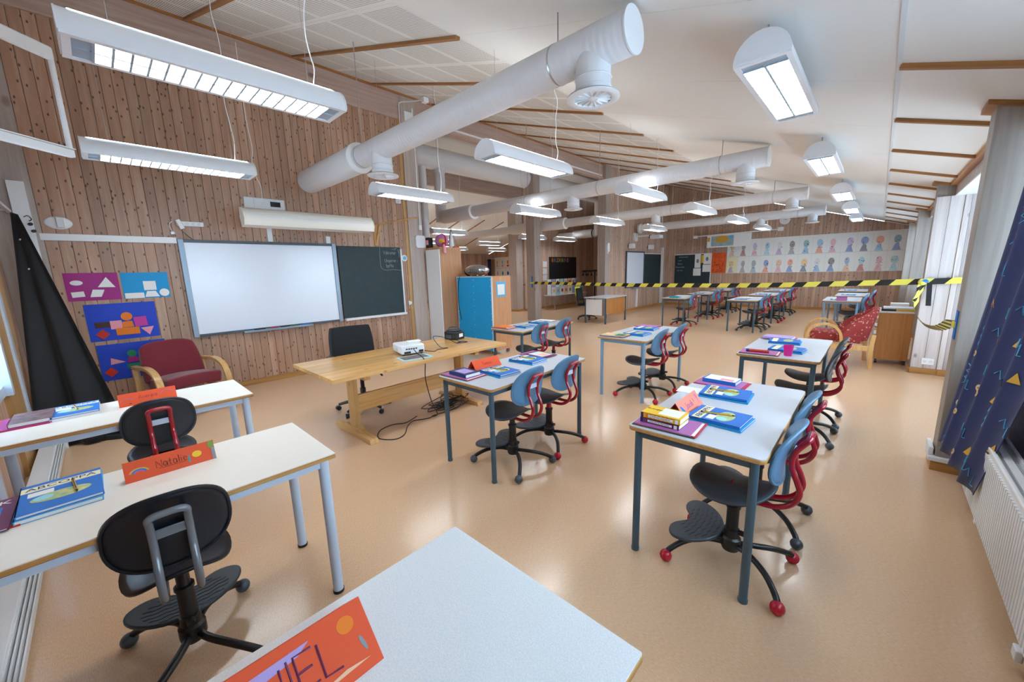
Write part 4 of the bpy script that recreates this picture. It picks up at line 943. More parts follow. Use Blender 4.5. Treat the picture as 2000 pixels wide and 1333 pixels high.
# white folding frame high up near the left edge
t = thing('wall_frame', 'white metal folding frame high on the near wall at upper left', 'frame', (-4.0, .03, 2.37), math.atan2(-.75, .66))
MB().box(0, .86, -.02, .02, 0, .05).build('bottom_bar', 'white_gloss', t, bevel=.006); MB().box(0, .86, -.015, .03, .05, .056).build('bottom_flange', 'white_gloss', t)
MB().box(0, .86, -.02, .02, .58, .66).build('top_bar', 'white_gloss', t, bevel=.012)
MB().tube([(.01, 0, .02), (.01, 0, .62)], .015, 10).build('front_tube', 'white_gloss', t, smooth=True)
MB().lathe([(.012, -.025), (.012, -.02), (0, -.019)], 12, (.03, 0, .60), axis='y').build('bolt', 'steel', t)
for k in range(6): MB().lathe([(.004, 0), (0, .001)], 8, (.10 + .08 * k, .0, .0561)).build('screw', 'board_dark', t)

# ------------------------------------------------------------------ books, cards and small things on the desks
ZT = DZT
def book(label, x, y, z, sx, sy, th, cover, rz=0, deco=None, name='book', cat='book', soft=False, title=None, tm='p_navy', spine=-1, lift=0):
    """lies flat, top of the cover towards -x, spine on the -y side"""
    t = thing(name, label, cat, (x, y, z), rz, 'school books on the desks')
    if soft:
        MB().box(-sx / 2, sx / 2, -sy / 2, sy / 2, 0, th).build('cover', cover, t)
    else:
        MB().box(-sx / 2 + .003, sx / 2 - .003, -sy / 2 + .003, sy / 2 - .004, .0015, th - .0015).build('pages', 'paper', t)
        c = MB().box(-sx / 2, sx / 2, -sy / 2, sy / 2, 0, .0018).box(-sx / 2, sx / 2, -sy / 2, sy / 2, th - .0018, th)
        c.box(-sx / 2, sx / 2, -sy / 2, -sy / 2 + .003, 0, th).build('cover', cover, t)
    for i_, (nm, m, poly) in enumerate(deco or ()): MB().prism(poly, th, th + .0005 + .0004 * i_, 'xy').build(nm, m, t)
    if title: text('title', title[0], title[1], tm, t, (title[2], title[3], th + .0012), (0, 0, PI / 2), .0002)
    return t
GL = {'D': (.62, (((0, 0), (0, 1)), ((0, 1), (.4, .92), (.6, .6), (.58, .3), (.35, .04), (0, 0)))), 'A': (.66, (((0, 0), (.32, 1), (.62, 0)), ((.12, .36), (.5, .36)))),
      'N': (.62, (((0, 0), (0, 1), (.58, 0), (.58, 1)),)), 'I': (.14, (((.06, 0), (.06, 1)),)), 'E': (.55, (((.5, 1), (0, 1), (0, 0), (.52, 0)), ((0, .52), (.42, .52)))), 'L': (.55, (((0, 1), (0, 0), (.5, 0)),)),
      'T': (.62, (((0, 1), (.6, 1)), ((.3, 1), (.3, 0)))), 'J': (.5, (((.1, 1), (.5, 1)), ((.34, 1), (.34, .2), (.2, 0), (.02, .15)))), 'V': (.6, (((0, 1), (.28, 0), (.56, 1)),)), 'U': (.6, (((0, 1), (0, .25), (.25, 0), (.5, .25), (.5, 1)),)),
      'a': (.48, (((.4, .55), (.15, .6), (0, .3), (.15, 0), (.38, .15), (.4, .58), (.42, 0)),)), 't': (.36, (((.15, .95), (.15, .1), (.32, .02)), ((0, .62), (.32, .62)))), 'l': (.14, (((.05, 1), (.05, 0)),)), 'i': (.14, (((.05, .58), (.05, 0)), ((.05, .78), (.05, .84)))),
      'e': (.46, (((.02, .32), (.38, .34), (.3, .58), (.08, .5), (.02, .2), (.2, 0), (.4, .1)),)), 'v': (.42, (((0, .6), (.18, 0), (.38, .6)),)), 'r': (.34, (((.04, .6), (.04, 0)), ((.04, .4), (.2, .6), (.3, .55)))), 'n': (.46, (((.04, .6), (.04, 0)), ((.04, .4), (.22, .6), (.38, .45), (.38, 0)))),
      'm': (.62, (((.04, .6), (.04, 0)), ((.04, .45), (.18, .6), (.28, .45), (.28, 0)), ((.28, .45), (.44, .6), (.54, .45), (.54, 0)))), 'o': (.46, (((.2, .6), (.02, .35), (.1, .03), (.32, .03), (.4, .35), (.2, .6)),)), 's': (.38, (((.32, .55), (.1, .58), (.08, .36), (.3, .25), (.26, .02), (.02, .06)),)),
      'z': (.4, (((.02, .58), (.34, .58), (.02, 0), (.36, 0)),)), 'c': (.4, (((.34, .52), (.1, .58), (.02, .25), (.16, 0), (.36, .1)),)), 'b': (.46, (((.04, 1), (.04, 0), (.3, .05), (.38, .3), (.25, .55), (.04, .4)),)), '!': (.2, (((.08, 1), (.08, .3)), ((.08, .06), (.08, 0)))),
      'k': (.42, (((.04, 1), (.04, 0)), ((.34, .6), (.04, .3), (.36, 0)))), 'g': (.46, (((.38, .55), (.15, .6), (.02, .32), (.16, .04), (.38, .2)), ((.38, .6), (.36, -.2), (.1, -.3)))), 'y': (.42, (((.02, .6), (.2, .1)), ((.38, .6), (.1, -.3)))), ' ': (.3, ())}
def hand(name, s, h, m, parent, loc, rot=(0, 0, 0), r=.001, wob=.02, seed=3, sp=.12):
    q = random.Random(seed); w_ = sum((GL[c][0] + sp) for c in s) * h - sp * h; x = -w_ / 2; mb = MB()
    for c in s:
        dy = q.uniform(-wob, wob) * 2
        for st in GL[c][1]:
            P = [(x + (a + q.uniform(-wob, wob)) * h, (b - .4 + dy + q.uniform(-wob, wob)) * h, 0) for a, b in st]
            mb.tube(smooth_path(P, 3) if len(P) > 3 and c.islower() or c in 'DJU' else P, r, 5)
        x += (GL[c][0] + sp) * h
    return mb.build(name, m, parent, loc, rot, fix=False)
for s_, y, z, sz in (('Vokrenor', .965, 1.13, .062), ('Ungerne i', .985, .99, .06), ('bytta', .95, .90, .06)): hand('chalk_writing', s_, sz, 'chalk', CHALK, (.0312, y, z), RW, r=.0022, sp=.08)
def rc(x0, x1, y0, y1): return [(x0, y0), (x1, y0), (x1, y1), (x0, y1)]
def reader(label, x, y, z, rz=0, sx=.27, sy=.215, pencil=None, th=.012, det=True):
    d = [('title_band', 'p_cream', rc(-sx * .40, -sx * .22, -sy / 2 + .003, sy / 2 - .001)), ('cover_picture', 'oval_print', ell(sx * .12, .0, .042, .078, 22))]
    if det: d += [('picture_sky', 'p_aqua', ell(sx * .10, -.045, .024, .026, 14)), ('name_sticker', 'paper', rc(-sx * .16, -sx * .02, -.085, -.02))]
    t = book(label, x, y, z, sx, sy, th, 'p_blue', rz, d, name='reading_book', title=('ABCOPPA', .042, -sx * .31, .0) if det else None)
    return t
def pencil(label, x, y, z, rz, l=.165):
    t = thing('pencil', label, 'pencil', (x, y, z + .0045), rz, 'pencils on the books')
    MB().tube([(-l / 2, 0, 0), (l / 2 - .02, 0, 0)], .0042, 6).build('barrel', 'p_gold', t); MB().tube([(l / 2 - .02, 0, 0), (l / 2, 0, 0)], [.0042, .0008], 6).build('tip', 'p_black', t)
    MB().box(-l / 2, l / 2 - .03, -.0012, .0012, .0035, .0046).build('stripe', 'p_black', t); MB().tube([(-l / 2 - .004, 0, 0), (-l / 2 + .006, 0, 0)], .0046, 8).build('end', 'p_navy', t)
def card(label, x, y, ln, wd, m, words=None, size=.04, tm='p_black', deco=(), a=1.0, shear=0, tx=0, ty=0, rz=0):
    """folded name card: ridge along y, lettered side towards +x"""
    t = thing('name_card', label, 'name card', (x, y, ZT + .0008), rz, 'folded orange name cards')
    h = wd * math.sin(a); b = wd * math.cos(a)
    f = MB().box(-ln / 2, ln / 2, 0, wd, -.0006, 0).build('front_panel', m, t, (b, 0, .0), (a, 0, PI / 2))
    MB().box(-ln / 2, ln / 2, 0, wd, 0, .0006).build('back_panel', m, t, (-b, 0, .0), (PI - a, 0, PI / 2))
    MB().box(-ln / 2, ln / 2, -b, b, -.0007, 0).build('base_panel', m, t, (0, 0, 0), (0, 0, PI / 2))
    if words: hand('lettering', words, size, tm, f, (tx, wd / 2 + ty, .0006), r=size * .035, seed=len(words))
    for i_, (nm, mm, poly) in enumerate(deco): MB().prism(poly, 0, .0005 + .0003 * i_, 'xy').build(nm, mm, f)
    return t
def arcpoly(cx, cy, r, w_, a0=.2, a1=PI - .2, n=12):
    A = [a0 + (a1 - a0) * k / n for k in range(n + 1)]
    return [(cx + r * math.cos(a), cy + .7 * r * math.sin(a)) for a in A] + [(cx + (r - w_) * math.cos(a), cy + .7 * (r - w_) * math.sin(a)) for a in A[::-1]]
# cards
card('orange name card with a rainbow and tree on the front cream desk', -2.175, .115, .30, .085, 'orange_card', 'Natalie', .030, 'p_black',
     [('rainbow', 'p_gold', arcpoly(-.105, .03, .032, .007)), ('rainbow', 'p_blue', arcpoly(-.105, .03, .025, .007)), ('rainbow', 'p_purple', arcpoly(-.105, .03, .018, .007)),
      ('sun_face', 'p_yellow', ell(.085, .043, .017, .014, 16)), ('tree_crown', 'p_leaf', ell(.138, .068, .012, .017, 14)), ('tree_trunk', 'p_grey', rc(.137, .149, .0, .052)), ('sticker', 'p_teal', rc(.054, .06, .015, .045)), ('underline', 'p_black', rc(-.045, .045, .025, .0262))], 1.25, shear=.1)
card('orange name card with two drawn rainbows on the rear cream desk', -3.56, .135, .29, .085, 'orange_card', 'Averine', .026, 'p_plum',
     [('rainbow', 'p_purple', arcpoly(-.105, .03, .033, .004)), ('rainbow', 'p_purple', arcpoly(.095, .045, .033, .004)), ('dot', 'p_brown', ell(-.09, .015, .007, .003, 8))], 1.25, ty=.005)
card('large orange name card on the speckled desk at the bottom edge', -.795, .115, .38, .135, 'orange_card', 'DANIEL', .064, 'p_plum',
     [('purple_smear', 'p_lilac', [(-.1, .085), (.05, .10), (.075, .115), (-.05, .112)]), ('drawn_sun', 'p_orange', ell(.145, .10, .018, .017, 14)), ('grey_mark', 'p_grey', ell(.165, .05, .004, .017, 10, .2)), ('brown_smear', 'p_peach', [(.02, .015), (.17, .02), (.12, .026)])], .72, tx=.0, ty=-.004)
card('orange name card on the desk in front of the pine table', -2.40, 2.19, .30, .10, 'orange_card', 'Tomasz', .03, 'p_crimson', (), .95)
card('salmon name card on the desk beside the radiator', -.735, 2.20, .30, .10, 'salmon_card', 'Jacob !', .035, 'p_purple', [('blue_mark', 'p_blue', ell(-.11, .045, .012, .03, 12, .5)), ('purple_mark', 'p_purple', [(.105, .085), (.125, .08), (.12, .03)])], .95, shear=.2)
# front cream desk
book('blue grey workbook under the reader on the front cream desk', -2.215, -.205, ZT, .30, .215, .016, 'p_skyblue', name='workbook', cat='book')
reader('blue reader with title band on the front cream desk', -2.22, -.205, ZT + .0165, .03, .29, .215)
pencil('yellow and black pencil on the reader of the front cream desk', -2.215, -.17, ZT + .0295, .1, .15)
book('purple picture workbook at the left edge of the front cream desk', -2.19, -.42, ZT + .0045, .29, .20, .008, 'p_plum', 0, [('picture', 'p_blue', rc(-.06, .07, -.08, .07)), ('label_strip', 'paper', rc(.09, .12, -.07, .02)), ('picture_detail', 'p_lilac', rc(-.02, .04, -.05, .02))], 'workbook', title=('OK', .05, -.10, .05), tm='paper')
book('red and blue booklet beneath the purple workbook of the front cream desk', -2.21, -.405, ZT, .30, .215, .004, 'p_red', soft=True, deco=[('blue_area', 'p_skyblue', rc(-.09, .13, .05, .10))], name='booklet')
# rear cream desk
book('workbook under the reader on the rear cream desk', -3.645, -.20, ZT, .29, .21, .014, 'paper_grey', name='workbook')
reader('blue reader lying open edged on the rear cream desk', -3.655, -.20, ZT + .0145, .0, .28, .205)
pencil('yellow and black pencil on the reader of the rear cream desk', -3.66, -.20, ZT + .0275, .15, .15)
book('dark brown hardback on the rear cream desk', -3.645, -.375, ZT + .0095, .26, .17, .022, 'brown_cover', .0, name='hardback')
book('purple booklet beneath the brown hardback', -3.64, -.40, ZT + .0045, .29, .21, .0045, 'p_magenta', .0, soft=True, name='booklet')
book('red booklet at the left end of the rear cream desk', -3.65, -.415, ZT, .31, .225, .004, 'p_red', .0, soft=True, name='booklet')
# helper for the grey desks
def place(k, dx_, dy_): return DK[k][0] + dx_, DK[k][1] + dy_
def kit(k, det=True):
    D = DESC[k]
    x, y = place(k, .165, .135)
    book('green edged booklet at the near end of ' + D, x, y, ZT, .31, .215, .004, 'p_darkgreen', .04, soft=True, name='booklet')
    book('red striped booklet at the near end of ' + D, x + .004, y + .002, ZT + .0043, .31, .21, .004, 'p_crimson', .05, [('white_stripe', 'paper', rc(.095, .118, -.095, .095)), ('white_stripe', 'paper', rc(.13, .145, -.095, .095))], 'booklet', soft=True)
    book('purple workbook at the near end of ' + D, x - .004, y - .006, ZT + .0086, .28, .20, .005, 'p_purple', .03, soft=True, name='workbook')
    x, y = place(k, .345, .365)
    book('light blue workbook under the near reader on ' + D, x, y, ZT, .27, .225, .012, 'p_cyan', -.08, name='workbook')
    reader('near blue reader with picture on ' + D, x - .005, y + .004, ZT + .0125, -.06, .26, .215, det=det)
    if det: pencil('pencil across the near reader on ' + D, x - .01, y + .01, ZT + .0252, .25)
    x, y = place(k, .26, .815)
    book('light blue workbook under the far reader on ' + D, x, y, ZT, .27, .225, .012, 'p_cyan', .05, name='workbook')
    reader('far blue reader with picture on ' + D, x - .005, y, ZT + .0125, .07, .26, .215, det=det)
    if det: pencil('pencil across the far reader on ' + D, x - .01, y + .005, ZT + .0252, .2)
    x, y = place(k, .165, 1.075)
    book('pink striped booklet at the far end of ' + D, x, y, ZT, .31, .215, .004, 'p_crimson', -.03, [('white_stripe', 'paper', rc(.095, .118, -.095, .095))], 'booklet', soft=True)
    book('violet workbook at the far end of ' + D, x - .004, y - .002, ZT + .0043, .28, .20, .005, 'p_purple', -.02, soft=True, name='workbook')
def novel(label, x, y, z, rz, cov, stripes, th=.026, name='novel', words=None):
    t = book(label, x, y, z, .20, .135, th, cov, rz, [('cover_panel', 'paper', rc(-.02, .085, -.045, .055))], name)
    for k in range(9 if stripes else 0):
        MB().box(-.095 + .021 * k, -.084 + .021 * k, -.0688, -.0678, .002, th - .002).build('spine_stripe', stripes, t)
    MB().box(-.06, .065, -.0695, -.0685, .007, th - .007).build('spine_title', 'paper', t)
    text('spine_text', words or 'WIMPY', .012, 'p_black', t, (0, -.0697, th / 2), (PI / 2, 0, 0), .0001)
    MB().box(.075, .09, -.0697, -.0683, .003, th - .003).build('shelf_label', 'paper', t)
    MB().box(-.10, -.088, -.0698, -.0682, .0, th).build('spine_end', 'p_navy', t)
    if stripes:
        text('title', 'En pingles', .02, 'p_brown', t, (-.055, .01, th + .001), (0, 0, 0), .0002)
    return t
kit('R'); x, y = place('R', .145, .125)
novel('dark red novel in the pair on the radiator side desk', x, y, ZT + .0138, -.02, 'p_plum', None, .025, words='DEN SISTE MAGIEN')
novel('yellow striped novel on top of the pair by the radiator', x, y + .004, ZT + .0390, .01, 'p_yellow', 'p_orange', .027, words='LURIFAKS DAGBOK')
x, y = place('R', .16, 1.09); book('white and blue paperback at the far end of the radiator side desk', x, y, ZT + .0098, .21, .14, .024, 'p_blue', -.05, [('cover_panel', 'paper', rc(-.095, .10, -.06, .065)), ('cover_panel', 'p_pink', rc(.0, .08, -.05, .0))], 'novel')
t = tag(MB().box(-.10, .10, -.07, .07, 0, .001).build('note_paper', 'paper', None, (*place('R', .075, .80), ZT), (0, 0, .1)), 'white note paper on the radiator side desk beside the far reader', 'paper')
kit('M'); x, y = place('M', .19, .13)
book('blue hardback on the near pile of the pine table side desk', x, y, ZT + .0138, .21, .15, .026, 'p_navy', -.03, [('cover_panel', 'p_lilac', rc(-.07, .06, -.05, .05))], 'hardback')
x, y = place('M', .20, 1.06); book('brown framed booklet at the far end of the pine table side desk', x, y, ZT + .0095, .27, .19, .006, 'p_plum', -.1, [('cover_panel', 'paper_grey', rc(-.09, .10, -.07, .075)), ('picture', 'p_peach', rc(.0, .08, -.04, .05))], 'booklet', soft=True)
kit('D3', False); x, y = place('D3', .17, .14); book('green and yellow comic on the light blue legged desk', x, y, ZT + .0138, .29, .20, .006, 'oval_print', .05, [('picture', 'p_darkgreen', rc(.02, .13, -.08, .05)), ('picture', 'p_peach', rc(-.12, -.02, -.06, .06))], 'comic', soft=True)
kit('D3L', False); x, y = place('D3L', .16, .13); book('orange workbook on the desk by the blue cabinet', x, y, ZT + .0138, .26, .19, .012, 'p_orange', .02, name='workbook')
x, y = place('D3L', .2, 1.0); book('white open booklet on the desk by the blue cabinet', x, y, ZT + .0098, .30, .26, .004, 'paper', .04, soft=True, name='booklet')
kit('D4', False); x, y = place('D4', .36, .16)
t = thing('cup', 'pink plastic cup on the near edge of its desk', 'cup', (x + .02, y - .02, ZT), 0)
MB().lathe([(.0, .0), (.030, .0), (.0385, .088), (.0405, .09), (.0405, .094), (.0365, .094), (.0285, .006), (0, .006)], 28).build('body', mat('pink_cup', '#ee1f9a', .35), t, smooth=True)
t = thing('pencil_case', 'red glue stick with a blue cap on the booklets beside the pink cup', 'glue stick', (*place('D4', .17, .09), ZT + .026), .08)
MB().tube([(-.08, 0, 0), (.075, 0, 0)], .012, 12).build('barrel', 'p_red', t, smooth=True); MB().tube([(-.105, 0, 0), (-.08, 0, 0)], .013, 12).build('cap', 'p_navy', t, smooth=True)
x, y = place('D4', .17, 1.02); book('lilac paper pile at the far end of the desk with the pink cup', x, y, ZT + .0098, .27, .2, .02, 'p_lilac', -.06, name='workbook')
# far desks: fewer, simpler things
for k in ('F1', 'F2', 'F3', 'F4', 'F5', 'F6', 'F7', 'F8', 'F9'):
    x, y = place(k, .26, .33); reader('near blue book on ' + DESC[k], x, y, ZT, rnd.uniform(-.2, .2), det=False)
    x, y = place(k, .24, .85); book('white worksheet pile on ' + DESC[k], x, y, ZT, .29, .21, .01, 'paper_grey', rnd.uniform(-.2, .2), soft=True, name='paper_pile', cat='paper')
x, y = place('F7', .32, .10); t = thing('storage_box', 'purple storage box on a far desk by the windows', 'box', (x, y, ZT))
MB().box(-.085, .085, -.06, .06, 0, .075).build('body', 'p_purple', t, bevel=.004); MB().box(-.09, .09, -.065, .065, .075, .085).build('lid', 'p_plum', t, bevel=.003)
x, y = place('F1', .30, .12); t = thing('pencil_case', 'teal pencil case on the first far desk by the far whiteboard', 'pencil case', (x, y, ZT)); MB().prism(rrect(-.11, .11, -.04, .04, .03), 0, .05, 'xy').build('body', 'p_teal', t, bevel=.008)
MB().box(-.1, .1, -.003, .003, .05, .053).build('zip', 'p_black', t)

# ------------------------------------------------------------------ hazard tape
TW = .078
def ribbon(t, P, pitch=.34, twist=None):
    P = smooth_path(P, 10); S = [0]
    for i in range(1, len(P)): S.append(S[-1] + (P[i] - P[i - 1]).length)
    def at(s):
        s = min(max(s, 0), S[-1])
        for i in range(1, len(S)):
            if s <= S[i] + 1e-9:
                q = (s - S[i - 1]) / max(S[i] - S[i - 1], 1e-9); return P[i - 1].lerp(P[i], q), (P[i] - P[i - 1]).normalized()
        return P[-1], (P[-1] - P[-2]).normalized()
    def pt(s, h, off=0):
        p, d = at(s); tw = twist(s / S[-1]) if twist else 0
        n = Vector((d.y, -d.x, 0)); n = n.normalized() if n.length > 1e-5 else Vector((1, 0, 0))
        up = n.cross(d).normalized(); up = up if up.z >= 0 else -up
        a = Matrix.Rotation(tw, 3, d); return p + (a @ up) * h + (a @ n) * off
    N = max(int(S[-1] / .08), 8)
    MB().grid(lambda u, v: tuple(pt(u * S[-1], (v - .5) * TW)), N, 2).build('tape_band', 'p_tape', t, solid=.0006)
    st = MB(); k = 0
    while k * pitch < S[-1] - .05:
        a0 = k * pitch; a1 = a0 + pitch * .46
        for off in (-.0025, .0025):
            nn = 6; b = len(st.v)
            for q in range(nn + 1):
                e = -TW / 2 + TW * q / nn; sk = TW * .9 * q / nn
                st.v += [tuple(pt(a0 + sk, e, off)), tuple(pt(a1 + sk, e, off))]
            st.f += [(b + 2 * q, b + 2 * q + 1, b + 2 * q + 3, b + 2 * q + 2) for q in range(nn)]
        k += 1
    st.build('black_stripes', 'p_black', t, fix=False)
mat('p_tape', '#e6dd5a', .35)
t = thing('hazard_tape', 'yellow and black hazard tape stretched across the room', 'tape')
ribbon(t, [(-7.70, 9.19, 1.165), (-5, 8.56, 1.155), (-3.6, 8.26, 1.155), (-1.5, 7.92, 1.18), (.43, 7.53, 1.255)])
t2 = thing('hazard_tape', 'short hazard tape running along the window pier boards', 'tape'); ribbon(t2, [(.47, 7.53, 1.255), (.85, 7.525, 1.275), (1.30, 7.52, 1.30)])
t3 = thing('hazard_tape', 'slack hazard tape hanging in a loop by the window pier', 'tape')
ribbon(t3, [(.432, 7.50, 1.24), (.40, 7.47, 1.05), (.38, 7.3, .92), (.40, 6.2, .86), (.42, 5.0, .95), (.432, 4.25, 1.10)], .17, lambda s: 1.4 * s)
MB().ball((.43, 7.5, 1.25), .045, 12).build('knot', 'p_tape', t, smooth=True); MB().ball((.44, 7.49, 1.26), .035, 10, 1.4, 1, .8).build('tape_wrap', 'p_blue', t, smooth=True)
MB().grid(lambda u, v: (.47 + .05 * u + .02 * v, 7.48, 1.24 - .30 * v), 2, 6).build('tail_end', 'p_black', t, solid=.001)
t = thing('blue_tape_patch', 'blue masking tape strip on the taped corridor column', 'tape'); MB().box(-7.79, -7.74, 9.193, 9.199, 1.02, 1.36).build('strip', 'p_blue', t)
MB().box(-7.84, -7.66, 9.190, 9.193, 1.14, 1.19).build('tape_wrap', 'p_tape', t)
t = thing('blue_tape_patch', 'blue masking tape strip low on the nearest window post', 'tape'); MB().box(.433, .439, 4.12, 4.20, .98, 1.18).build('strip', 'p_blue', t); MB().box(.425, .433, 4.14, 4.26, 1.06, 1.10).build('tape_wrap', 'p_tape', t)
t = thing('wall_socket', 'double white wall socket low on the window pier', 'socket', (.60, 7.571, .18)); MB().box(-.06, .06, -.012, 0, -.045, .045).build('plate', 'white_gloss', t, bevel=.003)
for x in (-.028, .028): MB().lathe([(.019, -.0135), (.0, -.0125)], 16, (x, 0, 0), axis='y').build('outlet', 'paper_grey', t)

# ------------------------------------------------------------------ cabinets
t = thing('roll_cabinet', 'beech cabinet on casters with papers beside the window pier', 'cabinet', (.06, 8.0, 0))
MB().box(0, .37, 0, .62, .07, .775).build('body', 'beech_veneer', t, bevel=.003); MB().box(-.01, .38, -.01, .63, .775, .80).build('top_tray', 'paper_grey', t, bevel=.003)
for x, y in ((.03, .04), (.34, .04), (.03, .58), (.34, .58)): MB().lathe([(0, -.014), (.032, -.014), (.032, .014), (0, .014)], 14, (x, y, .034), axis='x').build('caster', 'black_rubber', t, smooth=True)
for z in (.18, .30, .42, .54, .66): MB().box(-.03, .0, .1, .5, z, z + .02).build('drawer_runner', 'paper_grey', t, bevel=.004)
for i, (x, y, w_, d_, h_, m, l) in enumerate(((.02, .02, .15, .28, .03, 'p_black', 'dark folder lowest on the roll cabinet'), (.18, .02, .19, .3, .03, 'p_gold', 'tan folder stack on the roll cabinet by the pier'), (.04, .04, .32, .3, .02, 'paper_grey', 'grey paper tray contents topmost on the roll cabinet'), (.12, .36, .2, .2, .09, 'paper', 'white box at the rear of the roll cabinet'))):
    z = .80 if i != 2 else .831
    tag(MB().box(0, w_, 0, d_, 0, h_).build('document_stack', m, None, (.06 + x, 8.0 + y, z), bevel=.002), l, 'papers', 'papers on the roll cabinet')
t = thing('tall_cabinet', 'tall white fronted cabinet with wood sides beside the post', 'cabinet', (-6.56, 4.53, 0))
MB().box(0, .45, .02, .53, 0, 2.01).build('carcass', 'cabinet_veneer', t); MB().box(.005, .445, 0, .02, .06, 1.99).build('door', 'white_gloss', t, bevel=.003); MB().box(0, .45, .01, .53, 2.01, 2.03).build('top_board', 'cabinet_veneer', t)
MB().box(.0, .012, -.003, .004, .06, 1.99).build('door_gap', 'board_dark', t)
t = thing('blue_cabinet', 'low cabinet with a bright blue back standing on casters', 'cabinet', (-6.06, 4.88, 0))
MB().box(0, .98, .015, .50, .08, 1.46).build('carcass', 'cabinet_veneer', t); MB().box(.012, .968, 0, .015, .09, 1.45).build('blue_back', 'blue_sheet', t)
MB().box(0, .012, -.004, .02, .08, 1.46).build('edge_trim', 'paper_grey', t); MB().box(.968, .985, -.004, .02, .08, 1.46).build('edge_trim', 'paper_grey', t); MB().box(0, .985, -.004, .02, 1.448, 1.462).build('edge_trim', 'paper_grey', t)
pin = MB()
for k in range(11):
    for x in (.03, .49, .95): pin.ball((x, -.002, .18 + .122 * k), .006, 6)
o = pin.build('drawing_pins', 'white_gloss', t); o['kind'] = 'stuff'
for x, y in ((.06, .06), (.92, .06), (.06, .44), (.92, .44)): MB().lathe([(0, -.012), (.036, -.012), (.036, .012), (0, .012)], 14, (x, y, .038), axis='x').build('caster', 'grey_ball', t, smooth=True)
MB().tube(smooth_path([(.1, -.004, 1.46), (.05, -.01, 1.3), (.03, -.01, 1.0), (.06, -.012, .8), (.10, -.012, .62)], 6), .006, 6).build('hanging_cord', 'black_cable', t)
tag(MB().box(-5.079, -5.077, 5.0, 5.24, 1.08, 1.36).build('picture_sheet', 'p_skyblue'), 'small blue picture sheet on the side of the blue backed cabinet', 'poster')
tag(MB().box(-5.0765, -5.076, 5.03, 5.21, 1.12, 1.31).build('picture_sheet', 'paper'), 'white drawing glued on the small blue picture sheet', 'poster')
t = thing('overhead_projector', 'silver overhead projector on top of the blue cabinet', 'projector', (-5.72, 5.12, 1.462))
MB().ball((0, 0, .113), .3, 28, 1.0, .6, .36).build('body', 'steel', t, smooth=True); MB().box(-.1, .1, -.1, .1, 0, .05).build('stand', 'steel', t, bevel=.01)
for k in range(8): MB().box(-.06 + .035 * k, -.045 + .035 * k, -.182 + .0015 * abs(k - 2) * 4, -.15, .06, .14).build('vent_slot', 'board_dark', t)
MB().ball((-.24, 0, .095), .09, 16, .8, 1.2, 1).build('dark_end', 'black_plastic', t, smooth=True)
MB().tube(smooth_path([(.25, -.1, .1), (.33, -.1, .05), (.2, -.12, .012), (.0, -.14, .012)], 6), .006, 6).build('cord', 'black_cable', t)
t = thing('soft_toy', 'pink spotted piggy toy on the tall cabinet', 'toy', (-6.34, 4.78, 2.032)); MB().ball((0, 0, .132), .14, 20, .9, .95, .92).build('body', mat('piggy', '#d98aa8', .6, noise=(30, '#b060c0')), t, smooth=True)
MB().lathe([(.142, -.006), (.142, .006)], 24, (0, 0, .13), axis='y').build('seam', 'p_red', t)
t = thing('toy_box', 'small black box at the back of the tall cabinet top', 'box', (-6.5, 4.6, 2.03)); MB().box(-.05, .05, -.05, .05, 0, .2).build('body', 'p_black', t, bevel=.004); MB().box(-.04, .04, -.053, -.05, .06, .15).build('window', 'p_pink', t)
t = thing('rag_doll', 'yellow and red rag doll dangling over the tall cabinet edge', 'toy', (-6.135, 4.64, 2.033)); MB().ball((-.02, 0, .11), .06, 12, 1.2, .8, .7).build('body', 'p_yellow', t, smooth=True); MB().ball((.03, .02, .05), .045, 12, 1, 1, .8).build('head', 'p_crimson', t, smooth=True)
MB().tube([(.04, 0, .05), (.072, -.01, -.03), (.074, -.01, -.12)], [.02, .026, .03], 10).build('leg', 'p_pink', t, smooth=True)
t = thing('toy_rocket', 'white cone shaped toy with black strings on the tall cabinet', 'toy', (-6.25, 4.95, 2.03)); MB().lathe([(.06, 0), (.045, .12), (.02, .28), (0, .3)], 16).build('cone', 'lamp_white', t, smooth=True)
for a, b in ((-.12, 0), (.12, .05), (.02, -.12)): MB().tube([(0, 0, .38), (a, b, .01)], .003, 5).build('string', 'black_cable', t)
MB().tube([(0, 0, .28), (0, 0, .38)], .004, 6).build('stem', 'black_cable', t); MB().box(-.1, .12, -.02, .1, 0, .02).build('base', 'p_red', t, bevel=.004)

# ------------------------------------------------------------------ far boards and the drawings wall
def board2(x, label):
    t = thing('whiteboard', label, 'whiteboard', (x, 12.74, .83))
    MB().box(0, .03, .04, 1.38, .03, 1.24).build('writing_surface', 'whiteboard', t)
    for a, b, c, d in ((0, .05, 0, 1.28), (1.38, 1.42, 0, 1.28), (0, 1.42, 1.24, 1.28), (0, 1.42, 0, .035)): MB().box(0, .045, a, b, c, d).build('frame_bar', 'board_dark', t)
    MB().box(.03, .12, .45, 1.0, -.05, -.01).build('pen_tray', 'board_frame', t, bevel=.006)
board2(-6.5, 'far interactive whiteboard on the pine wall past the tape')
t = thing('chalkboard', 'narrow far chalkboard beside the far whiteboard', 'chalkboard', (-6.498, 14.2, .8)); MB().box(0, .025, .02, 1.5, .02, 1.23).build('slate', 'chalkboard', t)
MB().box(0, .035, 0, 1.52, 1.23, 1.26).build('edge_trim', 'white_metal', t); MB().box(0, .06, 0, 1.52, 0, .03).build('chalk_tray', 'white_metal', t)
tag(MB().box(-6.5, -6.46, 15.75, 15.95, .08, 2.3).build('cable_trunking', 'white_gloss'), 'white upright trunking in the far corner', 'cable trunking')
tag(MB().box(-6.5, -6.47, 13.6, 13.72, .1, .8).build('cable_trunking', 'white_gloss'), 'white trunking under the far whiteboard', 'cable trunking')
